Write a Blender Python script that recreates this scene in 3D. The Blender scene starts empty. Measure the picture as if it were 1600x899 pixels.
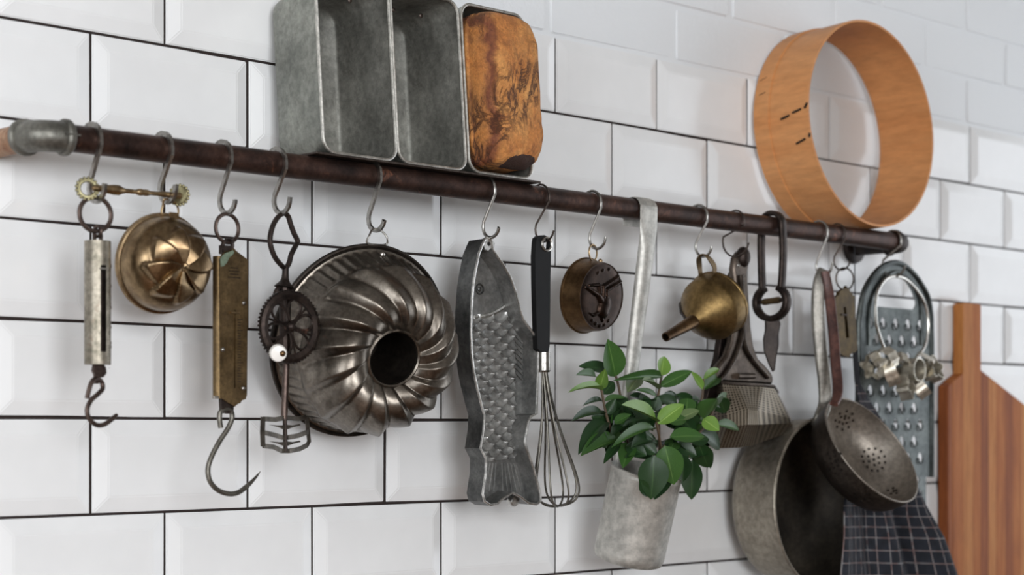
import bpy, bmesh, math, random
from mathutils import Vector, Matrix, noise
random.seed(7)
scene = bpy.context.scene
COL = scene.collection
V = Vector
PI = math.pi

# ---------------------------------------------------------------- camera
F_PX, YAW, CAM, HOR = 2867.3, 0.776, V((-1.0206, -1.6633, 1.4892)), 670.08
cam_d = bpy.data.cameras.new('camera'); cam = bpy.data.objects.new('camera', cam_d); COL.objects.link(cam)
cam.location = CAM; cam.rotation_euler = (PI/2, 0, -YAW)
cam_d.sensor_width = 36; cam_d.lens = F_PX/1600*36
cam_d.shift_y = (HOR-449.5)/1600
cam_d.clip_start = 0.05
cam_d.dof.use_dof = True; cam_d.dof.focus_distance = 2.12; cam_d.dof.aperture_fstop = 5.0
scene.camera = cam

# ---------------------------------------------------------------- light, sky, exposure
world = bpy.data.worlds.new('sky'); scene.world = world; world.use_nodes = True
bg = world.node_tree.nodes['Background']; bg.inputs[0].default_value = (0.80, 0.88, 1.0, 1); bg.inputs[1].default_value = 1.0

def area(name, loc, rot, sx, sy, power, color):
    d = bpy.data.lights.new(name, 'AREA'); d.shape = 'RECTANGLE'; d.size = sx; d.size_y = sy; d.energy = power; d.color = color
    o = bpy.data.objects.new(name, d); COL.objects.link(o); o.location = loc; o.rotation_euler = rot
    return o
# daylight through the three windows of the kitchen
area('daylight_window_left', (-3.06, -1.75, 1.80), (0, -PI/2, 0), 1.5, 1.7, 70, (0.925, 0.965, 1.0))
area('daylight_window_front', (-1.7, -4.26, 2.0), (PI/2, 0, 0), 2.0, 1.35, 150, (0.94, 0.97, 1.0))
area('daylight_window_right', (3.46, -1.25, 1.75), (0, PI/2, 0), 2.0, 2.0, 23, (0.925, 0.965, 1.0))

vs = scene.view_settings
vs.view_transform = 'Standard'; vs.look = 'None'; vs.gamma = 1; vs.use_curve_mapping = False; vs.exposure = 0.0

# ---------------------------------------------------------------- measuring: a pixel of the photograph + distance from the wall -> point in the room
CR = V((math.cos(YAW), -math.sin(YAW), 0)); CF = V((math.sin(YAW), math.cos(YAW), 0)); CU = V((0, 0, 1))
def ray(x, y): return CF + CR*((x-800)/F_PX) + CU*((HOR-y)/F_PX)
def P(x, y, d):
    v = ray(x, y); return CAM + v*((-d-CAM.y)/v.y)
def on_plane(x, y, o, n):
    v = ray(x, y); return CAM + v*((o-CAM).dot(n)/v.dot(n))
def view_normal(x, y, ang, dirdeg):
    """normal of a disc seen ang degrees off axis, leaning in the picture towards dirdeg (0 right, 90 up)"""
    back = -ray(x, y).normalized()
    r = CR - back*CR.dot(back); r.normalize(); u = back.cross(r); 
    if u.z < 0: u = -u
    a = math.radians(ang); t = math.radians(dirdeg)
    return (back*math.cos(a) + (r*math.cos(t)+u*math.sin(t))*math.sin(a)).normalized()
def frame(o, n, up=V((0,0,1))):
    n = n.normalized(); x = up.cross(n).normalized(); y = n.cross(x)
    return Matrix(((x.x,y.x,n.x,o.x),(x.y,y.y,n.y,o.y),(x.z,y.z,n.z,o.z),(0,0,0,1)))

# ---------------------------------------------------------------- mesh tools
class G:
    def __init__(s): s.v=[]; s.f=[]
    def add(s, v, f):
        b=len(s.v); s.v += [V(p) for p in v]; s.f += [tuple(i+b for i in q) for q in f]; return s
    def tf(s, M): s.v=[M@p for p in s.v]; return s
    def join(s, o): return s.add(o.v, o.f)
def frames(path, closed, ref=None):
    n=len(path); T=[]
    for i in range(n):
        a=path[(i-1)%n] if (closed or i>0) else path[i]; b=path[(i+1)%n] if (closed or i<n-1) else path[i]
        T.append((b-a).normalized())
    out=[]
    if ref is None:
        r=V((0,0,1)) if abs(T[0].z)<.9 else V((1,0,0))
        u=(r-T[0]*r.dot(T[0])).normalized()
        for t in T:
            u=(u-t*u.dot(t)).normalized(); out.append((u, t.cross(u)))
    else:
        for t in T:
            u=(ref-t*ref.dot(t)).normalized(); out.append((u, t.cross(u)))
    return out
def sweep(path, sec, closed=False, ref=None, caps=True, scale=None):
    """sec: 2D section points (u along ref, v across)"""
    path=[V(p) for p in path]; fr=frames(path, closed, ref); m=len(sec); n=len(path); v=[]; f=[]
    for i,(p,(u,w)) in enumerate(zip(path,fr)):
        k=scale[i] if scale else 1
        v += [p+u*(a*k)+w*(b*k) for a,b in sec]
    for i in range(n if closed else n-1):
        j=(i+1)%n
        for q in range(m):
            r=(q+1)%m; f.append((i*m+q, i*m+r, j*m+r, j*m+q))
    if not closed and caps: f += [tuple(range(m))[::-1], tuple((n-1)*m+q for q in range(m))]
    return G().add(v,f)
def circ(r, n=10, ry=None): return [(r*math.cos(2*PI*k/n), (ry or r)*math.sin(2*PI*k/n)) for k in range(n)]
def rect(a, b): return [(-a/2,-b/2),(a/2,-b/2),(a/2,b/2),(-a/2,b/2)]
def tube(path, r, n=10, closed=False, ref=None, scale=None): return sweep(path, circ(r,n), closed, ref, True, scale)
def torus(o, n_, R, r, N=28, n=8, up=V((0,0,1))):
    M=frame(o,n_,up); return tube([M@V((R*math.cos(2*PI*k/N), R*math.sin(2*PI*k/N),0)) for k in range(N)], r, n, True)
def lathe(prof, n=48, M=None, capa=False, capb=False):
    v=[];f=[]; m=len(prof)
    for r,h in prof: v += [V((r*math.cos(2*PI*k/n), r*math.sin(2*PI*k/n), h)) for k in range(n)]
    for i in range(m-1):
        for k in range(n): f.append((i*n+k, i*n+(k+1)%n, (i+1)*n+(k+1)%n, (i+1)*n+k))
    if capa: f.append(tuple(range(n))[::-1])
    if capb: f.append(tuple((m-1)*n+k for k in range(n)))
    g=G().add(v,f); return g.tf(M) if M else g
def grid(fn, nu, nv, closeu=False):
    v=[V(fn(i/(nu if closeu else nu-1), j/(nv-1))) for j in range(nv) for i in range(nu)]; f=[]
    for j in range(nv-1):
        for i in range(nu if closeu else nu-1):
            k=(i+1)%nu; f.append((j*nu+i, j*nu+k, (j+1)*nu+k, (j+1)*nu+i))
    return G().add(v,f)
def box(lo, hi, M=None):
    x0,y0,z0=lo;x1,y1,z1=hi
    g=G().add([(x0,y0,z0),(x1,y0,z0),(x1,y1,z0),(x0,y1,z0),(x0,y0,z1),(x1,y0,z1),(x1,y1,z1),(x0,y1,z1)],
      [(0,3,2,1),(4,5,6,7),(0,1,5,4),(1,2,6,5),(2,3,7,6),(3,0,4,7)])
    return g.tf(M) if M else g
def ball(o, r, n=14, m=9, sq=(1,1,1), M=None):
    g=grid(lambda a,b:(r*sq[0]*math.cos(2*PI*a)*math.sin(PI*(.001+.998*b)), r*sq[1]*math.sin(2*PI*a)*math.sin(PI*(.001+.998*b)), -r*sq[2]*math.cos(PI*b)), n, m, True)
    if M: g.tf(M)
    g.v=[p+V(o) for p in g.v]; return g
def prism(outer, vec, holes=()):
    """solid plate: outline points (3D, on a plane), thickness vector, hole outlines"""
    bm=bmesh.new(); E=[]; loops=[]
    for lp in [outer]+list(holes):
        vs_=[bm.verts.new(p) for p in lp]; loops.append(vs_)
        E += [bm.edges.new((vs_[i], vs_[(i+1)%len(vs_)])) for i in range(len(vs_))]
    bmesh.ops.triangle_fill(bm, use_beauty=True, edges=E)
    bm.verts.index_update()
    v=[x.co.copy() for x in bm.verts]; tri=[tuple(x.index for x in q.verts) for q in bm.faces]
    li=[[x.index for x in l] for l in loops]; bm.free(); n=len(v)
    f=tri+[tuple(i+n for i in t[::-1]) for t in tri]
    for l in li:
        for i in range(len(l)):
            a,b=l[i],l[(i+1)%len(l)]; f.append((a,b,b+n,a+n))
    return G().add(v+[p+vec for p in v], f)
def smooth_path(pts, k=5, closed=False):
    pts=[V(p) for p in pts]; n=len(pts); out=[]
    for i in range(n if closed else n-1):
        if closed: a,b,c,d=pts[i-1],pts[i],pts[(i+1)%n],pts[(i+2)%n]
        else: a,b,c,d=pts[max(i-1,0)],pts[i],pts[i+1],pts[min(i+2,n-1)]
        for j in range(k):
            t=j/k; out.append(.5*((2*b)+(c-a)*t+(2*a-5*b+4*c-d)*t*t+(3*b-a-3*c+d)*t**3))
    if not closed: out.append(pts[-1])
    return out
def rrect(w, h, r, n=5):
    """rounded rectangle outline, centred"""
    o=[]
    for cx,cy,a0 in ((w/2-r,h/2-r,0),(-w/2+r,h/2-r,90),(-w/2+r,-h/2+r,180),(w/2-r,-h/2+r,270)):
        for k in range(n+1):
            a=math.radians(a0+90*k/n); o.append((cx+r*math.cos(a), cy+r*math.sin(a)))
    return o

def obj(name, g, mat, parent=None, sharp=35, flat=False, bevel=0, recalc=True, centre=False, uv=None):
    me=bpy.data.meshes.new(name); off=V(W[parent.name]) if parent else V((0,0,0))
    if centre: off=sum(g.v,V((0,0,0)))/len(g.v)
    me.from_pydata([tuple(p-off) for p in g.v], [], g.f)
    if recalc:
        bm=bmesh.new(); bm.from_mesh(me); bmesh.ops.recalc_face_normals(bm, faces=bm.faces); bm.to_mesh(me); bm.free()
    if not flat:
        me.polygons.foreach_set('use_smooth',[True]*len(me.polygons)); me.set_sharp_from_angle(angle=math.radians(sharp))
    me.materials.append(mat)
    if uv:
        l=me.uv_layers.new(name='UVMap')
        for i,lp in enumerate(me.loops): l.data[i].uv=uv[lp.vertex_index]
    o=bpy.data.objects.new(name, me); COL.objects.link(o)
    if bevel:
        b=o.modifiers.new('bevel','BEVEL'); b.width=bevel; b.segments=2; b.limit_method='ANGLE'; b.angle_limit=math.radians(40)
    if parent: o.parent=parent
    elif centre: o.location=off
    W[o.name]=tuple(off)
    return o
W={}
def thing(name, label, cat, loc, group=None):
    o=bpy.data.objects.new(name, None); COL.objects.link(o); o.empty_display_size=.02
    o.location=loc; W[o.name]=tuple(loc); o['label']=label; o['category']=cat
    if group: o['group']=group
    return o
def struct(name, g, mat, **k):
    o=obj(name, g, mat, **k); o['kind']='structure'; return o

# ---------------------------------------------------------------- materials
def new_mat(name):
    m=bpy.data.materials.new(name); m.use_nodes=True; nt=m.node_tree; return m, nt, nt.nodes['Principled BSDF']
def lin(c): return tuple(((x/12.92) if x<=.04045 else ((x+.055)/1.055)**2.4) for x in c)
def rgb(r,g,b): return lin((r/255,g/255,b/255))+(1,)
def noise_node(nt, scale, detail=4, rough=.6, stretch=None, co='Object', dist=0):
    tc=nt.nodes.new('ShaderNodeTexCoord'); n=nt.nodes.new('ShaderNodeTexNoise')
    n.inputs['Scale'].default_value=scale; n.inputs['Detail'].default_value=detail; n.inputs['Roughness'].default_value=rough; n.inputs['Distortion'].default_value=dist
    if stretch:
        mp=nt.nodes.new('ShaderNodeMapping'); mp.inputs['Scale'].default_value=stretch; nt.links.new(tc.outputs[co], mp.inputs[0]); nt.links.new(mp.outputs[0], n.inputs[0])
    else: nt.links.new(tc.outputs[co], n.inputs[0])
    return n
def ramp(nt, src, stops):
    r=nt.nodes.new('ShaderNodeValToRGB'); e=r.color_ramp.elements
    while len(e)<len(stops): e.new(.5)
    for k,(p,c) in enumerate(stops): e[k].position=p; e[k].color=c
    nt.links.new(src, r.inputs[0]); return r
def mix(nt, fac, a, b, mode='MIX'):
    m=nt.nodes.new('ShaderNodeMix'); m.data_type='RGBA'; m.blend_type=mode
    if isinstance(fac,(int,float)): m.inputs[0].default_value=fac
    else: nt.links.new(fac, m.inputs[0])
    for s,x in ((6,a),(7,b)):
        if isinstance(x,tuple): m.inputs[s].default_value=x
        else: nt.links.new(x, m.inputs[s])
    return m.outputs[2]
def bump(nt, src, bs, strength=.2, dist=.001):
    b=nt.nodes.new('ShaderNodeBump'); b.inputs['Strength'].default_value=strength; b.inputs['Distance'].default_value=dist
    nt.links.new(src, b.inputs['Height']); nt.links.new(b.outputs[0], bs.inputs['Normal']); return b
def worn(name, c1, c2, rough=(.3,.5), metallic=1, scale=25, rust=None, rust_at=.62, fine=160, bstr=.12, stretch=None):
    """old metal: two tones in clouds, fine speckle, optional rust blooms"""
    m,nt,bs=new_mat(name)
    n=noise_node(nt, scale, 6, .65, stretch); r=ramp(nt, n.outputs['Fac'], [(.3,c1),(.68,c2)])
    n2=noise_node(nt, fine, 3, .7); sp=ramp(nt, n2.outputs['Fac'], [(.35,(.72,.72,.72,1)),(.65,(1.1,1.1,1.1,1))])
    col=mix(nt, 1.0, r.outputs[0], sp.outputs[0], 'MULTIPLY')
    rr=nt.nodes.new('ShaderNodeMapRange'); rr.inputs[3].default_value=rough[0]; rr.inputs[4].default_value=rough[1]; nt.links.new(n.outputs['Fac'], rr.inputs[0])
    bs.inputs['Metallic'].default_value=metallic
    if rust:
        n3=noise_node(nt, scale*1.7, 8, .7, dist=.6); k=ramp(nt, n3.outputs['Fac'], [(rust_at,(0,0,0,1)),(rust_at+.1,(1,1,1,1))])
        col=mix(nt, k.outputs[0], col, rust)
        inv=nt.nodes.new('ShaderNodeMath'); inv.operation='MULTIPLY_ADD'; inv.inputs[1].default_value=-.8*metallic; inv.inputs[2].default_value=metallic; nt.links.new(k.outputs[0], inv.inputs[0]); nt.links.new(inv.outputs[0], bs.inputs['Metallic'])
    nt.links.new(col, bs.inputs['Base Color']); nt.links.new(rr.outputs[0], bs.inputs['Roughness'])
    bump(nt, n2.outputs['Fac'], bs, bstr, .0006); return m
def plain(name, c, rough=.5, metallic=0, var=.12, scale=30):
    m,nt,bs=new_mat(name); n=noise_node(nt, scale, 4); a=tuple(x*(1-var) for x in c[:3])+(1,); b=tuple(min(1,x*(1+var)) for x in c[:3])+(1,)
    r=ramp(nt, n.outputs['Fac'], [(.3,a),(.7,b)]); nt.links.new(r.outputs[0], bs.inputs['Base Color'])
    bs.inputs['Roughness'].default_value=rough; bs.inputs['Metallic'].default_value=metallic; return m
M={}
RUST=rgb(112,62,36)
M['rail']=worn('rusty_dark_pipe', rgb(40,32,30), rgb(88,64,55), (.35,.55), .75, 22, rgb(108,66,46), .6, 200, .2)
M['fitting']=worn('grey_cast_fitting', rgb(92,90,84), rgb(140,138,130), (.4,.55), .8, 30, None)
M['fitting_dark']=worn('dark_cast_fitting', rgb(40,36,36), rgb(70,62,58), (.45,.6), .7, 30, None)
M['stub']=worn('rusty_pipe', rgb(140,98,70), rgb(190,160,132), (.55,.7), .3, 60, rgb(120,70,44), .55)
M['hook']=worn('brushed_steel', rgb(142,139,134), rgb(184,181,176), (.28,.4), 1, 40)
M['wire_dark']=worn('dark_wire', rgb(64,56,52), rgb(96,86,80), (.4,.5), .9, 60)
M['tin']=worn('old_tinplate', rgb(112,114,108), rgb(174,175,166), (.42,.58), .8, 11, rgb(84,80,74), .64, 130, .15)
M['tin_rim']=worn('bright_tinplate_rim', rgb(160,158,150), rgb(215,212,205), (.35,.5), .9, 90, rgb(90,80,70), .64)
M['tin_in']=worn('darkened_tin_inside', rgb(74,73,68), rgb(150,149,141), (.45,.6), .45, 9, rgb(58,52,47), .62, 150, .2)
M['bundt']=worn('dark_baked_tin', rgb(84,77,70), rgb(140,132,122), (.26,.42), .95, 16, rgb(116,66,40), .68, 190, .12)
M['blade']=worn('tinned_beater_blade', rgb(60,55,50), rgb(116,109,100), (.34,.48), .9, 50)
M['brass_dark']=worn('dark_brown_brass', rgb(58,46,30), rgb(92,76,48), (.42,.55), .85, 45)
M['funnel']=worn('dull_funnel_brass', rgb(84,68,42), rgb(146,120,78), (.38,.52), .95, 24, rgb(90,60,36), .64)
M['bundt_dark']=worn('dark_tin_and_hole_shade', rgb(34,30,27), rgb(66,58,52), (.4,.55), .8, 20)
M['dome']=worn('aged_brass', rgb(102,82,60), rgb(152,130,100), (.24,.38), 1, 22, rgb(96,58,36), .62, 180, .08)
M['copper']=worn('dark_copper', rgb(70,52,38), rgb(118,92,64), (.3,.45), 1, 18, None, .6, 160, .1)
M['copper_dark']=worn('burnt_copper', rgb(36,28,24), rgb(62,47,39), (.28,.42), .95, 26)
M['brass']=worn('pale_brass', rgb(128,104,74), rgb(180,156,120), (.3,.45), 1, 60)
M['brass_green']=worn('tarnished_brass', rgb(120,114,86), rgb(176,168,132), (.4,.55), .9, 90)
M['brass_plate']=worn('brown_brass_plate', rgb(84,68,46), rgb(122,101,70), (.42,.55), .85, 45, rgb(84,62,42), .6, 260, .15)
M['verdigris']=plain('verdigris', rgb(104,118,100), .8, 0, .3, 200)
M['iron']=worn('dark_iron', rgb(40,33,31), rgb(70,60,55), (.4,.55), .85, 40, rgb(84,56,44), .62)
M['iron_grey']=worn('grey_iron', rgb(88,84,78), rgb(134,130,121), (.36,.5), .95, 50)
M['ring_iron']=worn('brown_iron_ring', rgb(66,54,50), rgb(106,91,84), (.35,.5), .9, 60)
M['tubebrass']=worn('silvered_tube', rgb(118,112,98), rgb(168,160,146), (.4,.54), .85, 40, rgb(120,94,74), .6)
M['alu_dark']=worn('cast_aluminium', rgb(72,73,73), rgb(122,122,120), (.36,.5), .95, 30, None, .6, 150, .15)
M['alu_in']=worn('cast_aluminium_inside', rgb(98,99,98), rgb(150,149,146), (.4,.52), .65, 26, None, .6, 150, .15)
M['alu_scale']=worn('pressed_aluminium_scales', rgb(128,128,126), rgb(184,183,180), (.28,.4), .65, 30, None, .6, 150, .05)
M['alu_lip']=worn('polished_aluminium_lip', rgb(190,189,185), rgb(232,231,228), (.28,.4), 1, 80)
M['alu']=worn('dull_aluminium', rgb(184,181,174), rgb(212,210,204), (.52,.62), .82, 10, None, .66, 70, .03)
M['pan']=worn('stained_aluminium_pan', rgb(132,124,112), rgb(178,170,156), (.42,.55), .85, 12, rgb(112,92,72), .66, 120, .1)
M['panhandle']=worn('grey_aluminium_handle', rgb(120,116,110), rgb(164,160,152), (.42,.55), .9, 30)
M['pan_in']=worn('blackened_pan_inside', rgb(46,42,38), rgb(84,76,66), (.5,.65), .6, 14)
M['strainer']=worn('worn_strainer', rgb(112,104,96), rgb(160,151,140), (.4,.52), .75, 18, None, .6, 170, .06)
M['strainer_out']=worn('dark_strainer_outside', rgb(50,44,40), rgb(84,76,69), (.42,.55), .85, 20)
M['redhandle']=worn('red_brown_handle', rgb(62,38,34), rgb(96,62,54), (.4,.5), .3, 40)
M['ricer']=worn('cast_grey_brown', rgb(60,52,47), rgb(112,101,92), (.32,.48), .95, 26)
M['grater']=worn('galvanised_grater', rgb(60,64,64), rgb(106,110,108), (.36,.52), .95, 30, rgb(72,72,72), .64)
M['cutter']=worn('cutter_tin', rgb(190,182,166), rgb(232,226,212), (.25,.4), .85, 60)
M['steel']=worn('bright_steel', rgb(190,186,178), rgb(225,222,216), (.22,.35), 1, 60)
M['black']=plain('black_plastic', rgb(14,14,15), .55, 0, .2, 60); M['black'].node_tree.nodes['Principled BSDF'].inputs['Specular IOR Level'].default_value=.25
M['white_knob']=plain('white_porcelain', rgb(240,236,230), .25, 0, .02)
M['soil']=plain('dark_soil', rgb(50,38,30), .9, 0, .3, 90)
M['stem']=plain('brown_green_stem', rgb(82,66,48), .6, 0, .2, 60)
# glazed tile, grout, painted brick, woods, bread, leaf, cloth
m,nt,bs=new_mat('white_glaze'); n=noise_node(nt,9,3); r=ramp(nt,n.outputs['Fac'],[(.3,rgb(226,226,226)),(.7,rgb(234,234,234))]); nt.links.new(r.outputs[0],bs.inputs['Base Color'])
bs.inputs['Roughness'].default_value=.17; bs.inputs['IOR'].default_value=1.5
n2=noise_node(nt,14,2); bump(nt,n2.outputs['Fac'],bs,.06,.002); M['tile']=m
M['grout']=plain('black_brown_grout', rgb(38,28,25), .9, 0, .3, 120)
m,nt,bs=new_mat('white_wall_paint'); n=noise_node(nt,18,6,.6); n2=noise_node(nt,160,4,.6); bs.inputs['Base Color'].default_value=rgb(222,224,226); bs.inputs['Roughness'].default_value=.55
bump(nt,mix(nt,.35,n.outputs['Fac'],n2.outputs['Fac']),bs,.55,.004); M['paint']=m
M['plaster']=plain('white_plaster', rgb(176,173,168), .8, 0, .03, 6)
M['floorwood']=plain('brown_floor', rgb(120,84,54), .5, 0, .2, 8)
M['frame']=plain('window_frame_paint', rgb(60,58,56), .4, 0, .05)
M['counter']=plain('dark_counter', rgb(96,82,70), .4, 0, .15, 20)
def wood(name, c1, c2, c3, stretch, scale=1, rough=.45):
    m,nt,bs=new_mat(name); n=noise_node(nt,scale,6,.6,stretch,dist=.3); r=ramp(nt,n.outputs['Fac'],[(.28,c1),(.5,c2),(.74,c3)])
    n2=noise_node(nt,scale*5,4,.7,stretch); sp=ramp(nt,n2.outputs['Fac'],[(.3,(.8,.8,.8,1)),(.7,(1.08,1.08,1.08,1))])
    nt.links.new(mix(nt,1.0,r.outputs[0],sp.outputs[0],'MULTIPLY'),bs.inputs['Base Color']); bs.inputs['Roughness'].default_value=rough
    bs.inputs['Specular IOR Level'].default_value=.25; bump(nt,n2.outputs['Fac'],bs,.08,.0006); return m
M['sieve']=wood('honey_bentwood', rgb(190,128,78), rgb(199,139,88), rgb(207,149,98), (5,5,26), 1.0, .5)
BOARD=[wood('board_stave_a', rgb(142,78,36), rgb(166,97,46), rgb(182,116,61), (60,60,5), 1.2, .62),
       wood('board_stave_b', rgb(116,60,28), rgb(138,74,35), rgb(160,93,47), (60,60,5), 1.2, .62),
       wood('board_stave_c', rgb(158,94,46), rgb(180,116,61), rgb(194,134,78), (60,60,5), 1.2, .62)]
# bread crust
m,nt,bs=new_mat('bread_crust'); n=noise_node(nt,16,6,.65,dist=.8); r0=ramp(nt,n.outputs['Fac'],[(.28,rgb(130,78,40)),(.42,rgb(184,118,60)),(.62,rgb(206,146,82)),(.8,rgb(218,168,108))])
tcb=nt.nodes.new('ShaderNodeTexCoord'); sxb=nt.nodes.new('ShaderNodeSeparateXYZ'); nt.links.new(tcb.outputs['Object'],sxb.inputs[0])
ma=nt.nodes.new('ShaderNodeMath'); ma.operation='MULTIPLY_ADD'; ma.inputs[1].default_value=.035; nt.links.new(n.outputs['Fac'],ma.inputs[0]); nt.links.new(sxb.outputs[0],ma.inputs[2])
bandr=ramp(nt,ma.outputs[0],[(.0,(0,0,0,1)),(.002,(0,0,0,1)),(.006,(0,0,0,1))]); mb_=nt.nodes.new('ShaderNodeMapRange'); mb_.inputs[1].default_value=-.030; mb_.inputs[2].default_value=-.006; nt.links.new(ma.outputs[0],mb_.inputs[0])
bandr=ramp(nt,mb_.outputs[0],[(.12,(0,0,0,1)),(.38,(1,1,1,1)),(.6,(.8,.8,.8,1)),(.85,(0,0,0,1))])
rb=nt.nodes.new('ShaderNodeMix'); rb.data_type='RGBA'; nt.links.new(bandr.outputs[0],rb.inputs[0]); nt.links.new(r0.outputs[0],rb.inputs[6]); rb.inputs[7].default_value=rgb(112,60,36)
class _R: outputs=[rb.outputs[2]]
r=_R()
n2=noise_node(nt,22,7,.7,(1.6,1,.7),dist=1.6); w=nt.nodes.new('ShaderNodeMath'); w.operation='SUBTRACT'; w.inputs[1].default_value=.5; nt.links.new(n2.outputs['Fac'],w.inputs[0])
w2=nt.nodes.new('ShaderNodeMath'); w2.operation='ABSOLUTE'; nt.links.new(w.outputs[0],w2.inputs[0]); crack=ramp(nt,w2.outputs[0],[(.0,(1,1,1,1)),(.02,(.7,.7,.7,1)),(.06,(0,0,0,1))])
n4=noise_node(nt,9,3); area_=ramp(nt,n4.outputs['Fac'],[(.45,(0,0,0,1)),(.6,(1,1,1,1))]); ck=mix(nt,1.0,crack.outputs[0],area_.outputs[0],'MULTIPLY')
n3=noise_node(nt,240,4,.7); sp=ramp(nt,n3.outputs['Fac'],[(.35,(.72,.72,.72,1)),(.65,(1.15,1.15,1.15,1))])
col=mix(nt,1.0,mix(nt,ck,r.outputs[0],rgb(74,42,24)),sp.outputs[0],'MULTIPLY')
def mth(op,a,b=None):
    q=nt.nodes.new('ShaderNodeMath'); q.operation=op
    for i_,v_ in enumerate((a,b)):
        if v_ is None: continue
        if isinstance(v_,(int,float)): q.inputs[i_].default_value=v_
        else: nt.links.new(v_,q.inputs[i_])
    return q.outputs[0]
# burnt spot on the crust near one end
bx,by,bz=sxb.outputs[0],sxb.outputs[1],sxb.outputs[2]; n5=noise_node(nt,70,4)
ux=mth('DIVIDE',mth('SUBTRACT',mth('SUBTRACT',bx,.013),mth('MULTIPLY',mth('ADD',bz,.087),.45)),.025); uz=mth('DIVIDE',mth('ADD',bz,.0865),.0125)
rr2=mth('ADD',mth('ADD',mth('MULTIPLY',ux,ux),mth('MULTIPLY',uz,uz)),mth('MULTIPLY',mth('SUBTRACT',n5.outputs['Fac'],.5),1.6))
spot=mth('MULTIPLY',mth('LESS_THAN',rr2,.95),mth('LESS_THAN',by,-.008))
col=mix(nt,spot,col,rgb(52,29,19))
nt.links.new(col,bs.inputs['Base Color']); bs.inputs['Roughness'].default_value=.75
inv=nt.nodes.new('ShaderNodeMath'); inv.operation='MULTIPLY_ADD'; inv.inputs[1].default_value=-1.2; nt.links.new(ck,inv.inputs[0]); nt.links.new(n3.outputs['Fac'],inv.inputs[2]); bump(nt,inv.outputs[0],bs,.6,.003); M['bread']=m
M['burnt']=plain('burnt_crust', rgb(58,32,20), .8, 0, .35, 90)
def leafm(name,c1,c2,c3):
    m,nt,bs=new_mat(name); at=nt.nodes.new('ShaderNodeUVMap'); sx=nt.nodes.new('ShaderNodeSeparateXYZ'); nt.links.new(at.outputs[0],sx.inputs[0])
    n=noise_node(nt,60,4); r=ramp(nt,n.outputs['Fac'],[(.3,c1),(.7,c2)])
    a=nt.nodes.new('ShaderNodeMath'); a.operation='SUBTRACT'; a.inputs[1].default_value=.5; nt.links.new(sx.outputs[0],a.inputs[0]); b=nt.nodes.new('ShaderNodeMath'); b.operation='ABSOLUTE'; nt.links.new(a.outputs[0],b.inputs[0])
    v=ramp(nt,b.outputs[0],[(.0,(1,1,1,1)),(.035,(0,0,0,1))]); nt.links.new(mix(nt,v.outputs[0],r.outputs[0],c3),bs.inputs['Base Color'])
    bs.inputs['Roughness'].default_value=.38; bs.inputs['Specular IOR Level'].default_value=.35; return m
LEAF=[leafm('dark_leaf',rgb(24,46,24),rgb(38,66,32),rgb(54,82,44)), leafm('mid_leaf',rgb(42,74,32),rgb(62,96,42),rgb(88,120,62)), leafm('young_leaf',rgb(84,120,48),rgb(118,150,66),rgb(150,176,98)), leafm('pale_leaf_back',rgb(84,104,66),rgb(110,128,84),rgb(138,152,108))]
# dark checked cloth, lines by the weave's own coordinates
m,nt,bs=new_mat('navy_checked_cloth'); uv=nt.nodes.new('ShaderNodeUVMap'); sx=nt.nodes.new('ShaderNodeSeparateXYZ'); nt.links.new(uv.outputs[0],sx.inputs[0]); outs=[]
for ax,per in ((0,15.0),(1,30.0)):
    a=nt.nodes.new('ShaderNodeMath'); a.operation='MULTIPLY'; a.inputs[1].default_value=per; nt.links.new(sx.outputs[ax],a.inputs[0]); b=nt.nodes.new('ShaderNodeMath'); b.operation='FRACT'; nt.links.new(a.outputs[0],b.inputs[0])
    c=nt.nodes.new('ShaderNodeMath'); c.operation='LESS_THAN'; c.inputs[1].default_value=.075; nt.links.new(b.outputs[0],c.inputs[0]); outs.append(c.outputs[0])
mx=nt.nodes.new('ShaderNodeMath'); mx.operation='MAXIMUM'; nt.links.new(outs[0],mx.inputs[0]); nt.links.new(outs[1],mx.inputs[1])
n=noise_node(nt,70,3); r=ramp(nt,n.outputs['Fac'],[(.3,rgb(18,21,28)),(.7,rgb(31,34,44))]); lc=ramp(nt,n.outputs['Fac'],[(.4,rgb(150,118,112)),(.6,rgb(176,172,170))])
fc=nt.nodes.new('ShaderNodeMath'); fc.operation='MULTIPLY'; fc.inputs[1].default_value=.5; nt.links.new(mx.outputs[0],fc.inputs[0])
nt.links.new(mix(nt,fc.outputs[0],r.outputs[0],lc.outputs[0]),bs.inputs['Base Color']); bs.inputs['Roughness'].default_value=.9; n9=noise_node(nt,700,2); bump(nt,n9.outputs['Fac'],bs,.3,.0008); M['cloth']=m
M['cord']=plain('black_cord', rgb(24,25,30), .8, 0, .2, 90)
# fine wire mesh of the sieve (open weave: mostly air)
m,nt,bs=new_mat('fine_sieve_mesh'); tr=nt.nodes.new('ShaderNodeBsdfTransparent'); mxs=nt.nodes.new('ShaderNodeMixShader'); mxs.inputs[0].default_value=.27
bs.inputs['Base Color'].default_value=rgb(190,190,188); bs.inputs['Roughness'].default_value=.5; bs.inputs['Metallic'].default_value=.4
nt.links.new(tr.outputs[0],mxs.inputs[1]); nt.links.new(bs.outputs[0],mxs.inputs[2]); nt.links.new(mxs.outputs[0],nt.nodes['Material Output'].inputs[0]); M['mesh']=m
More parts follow.
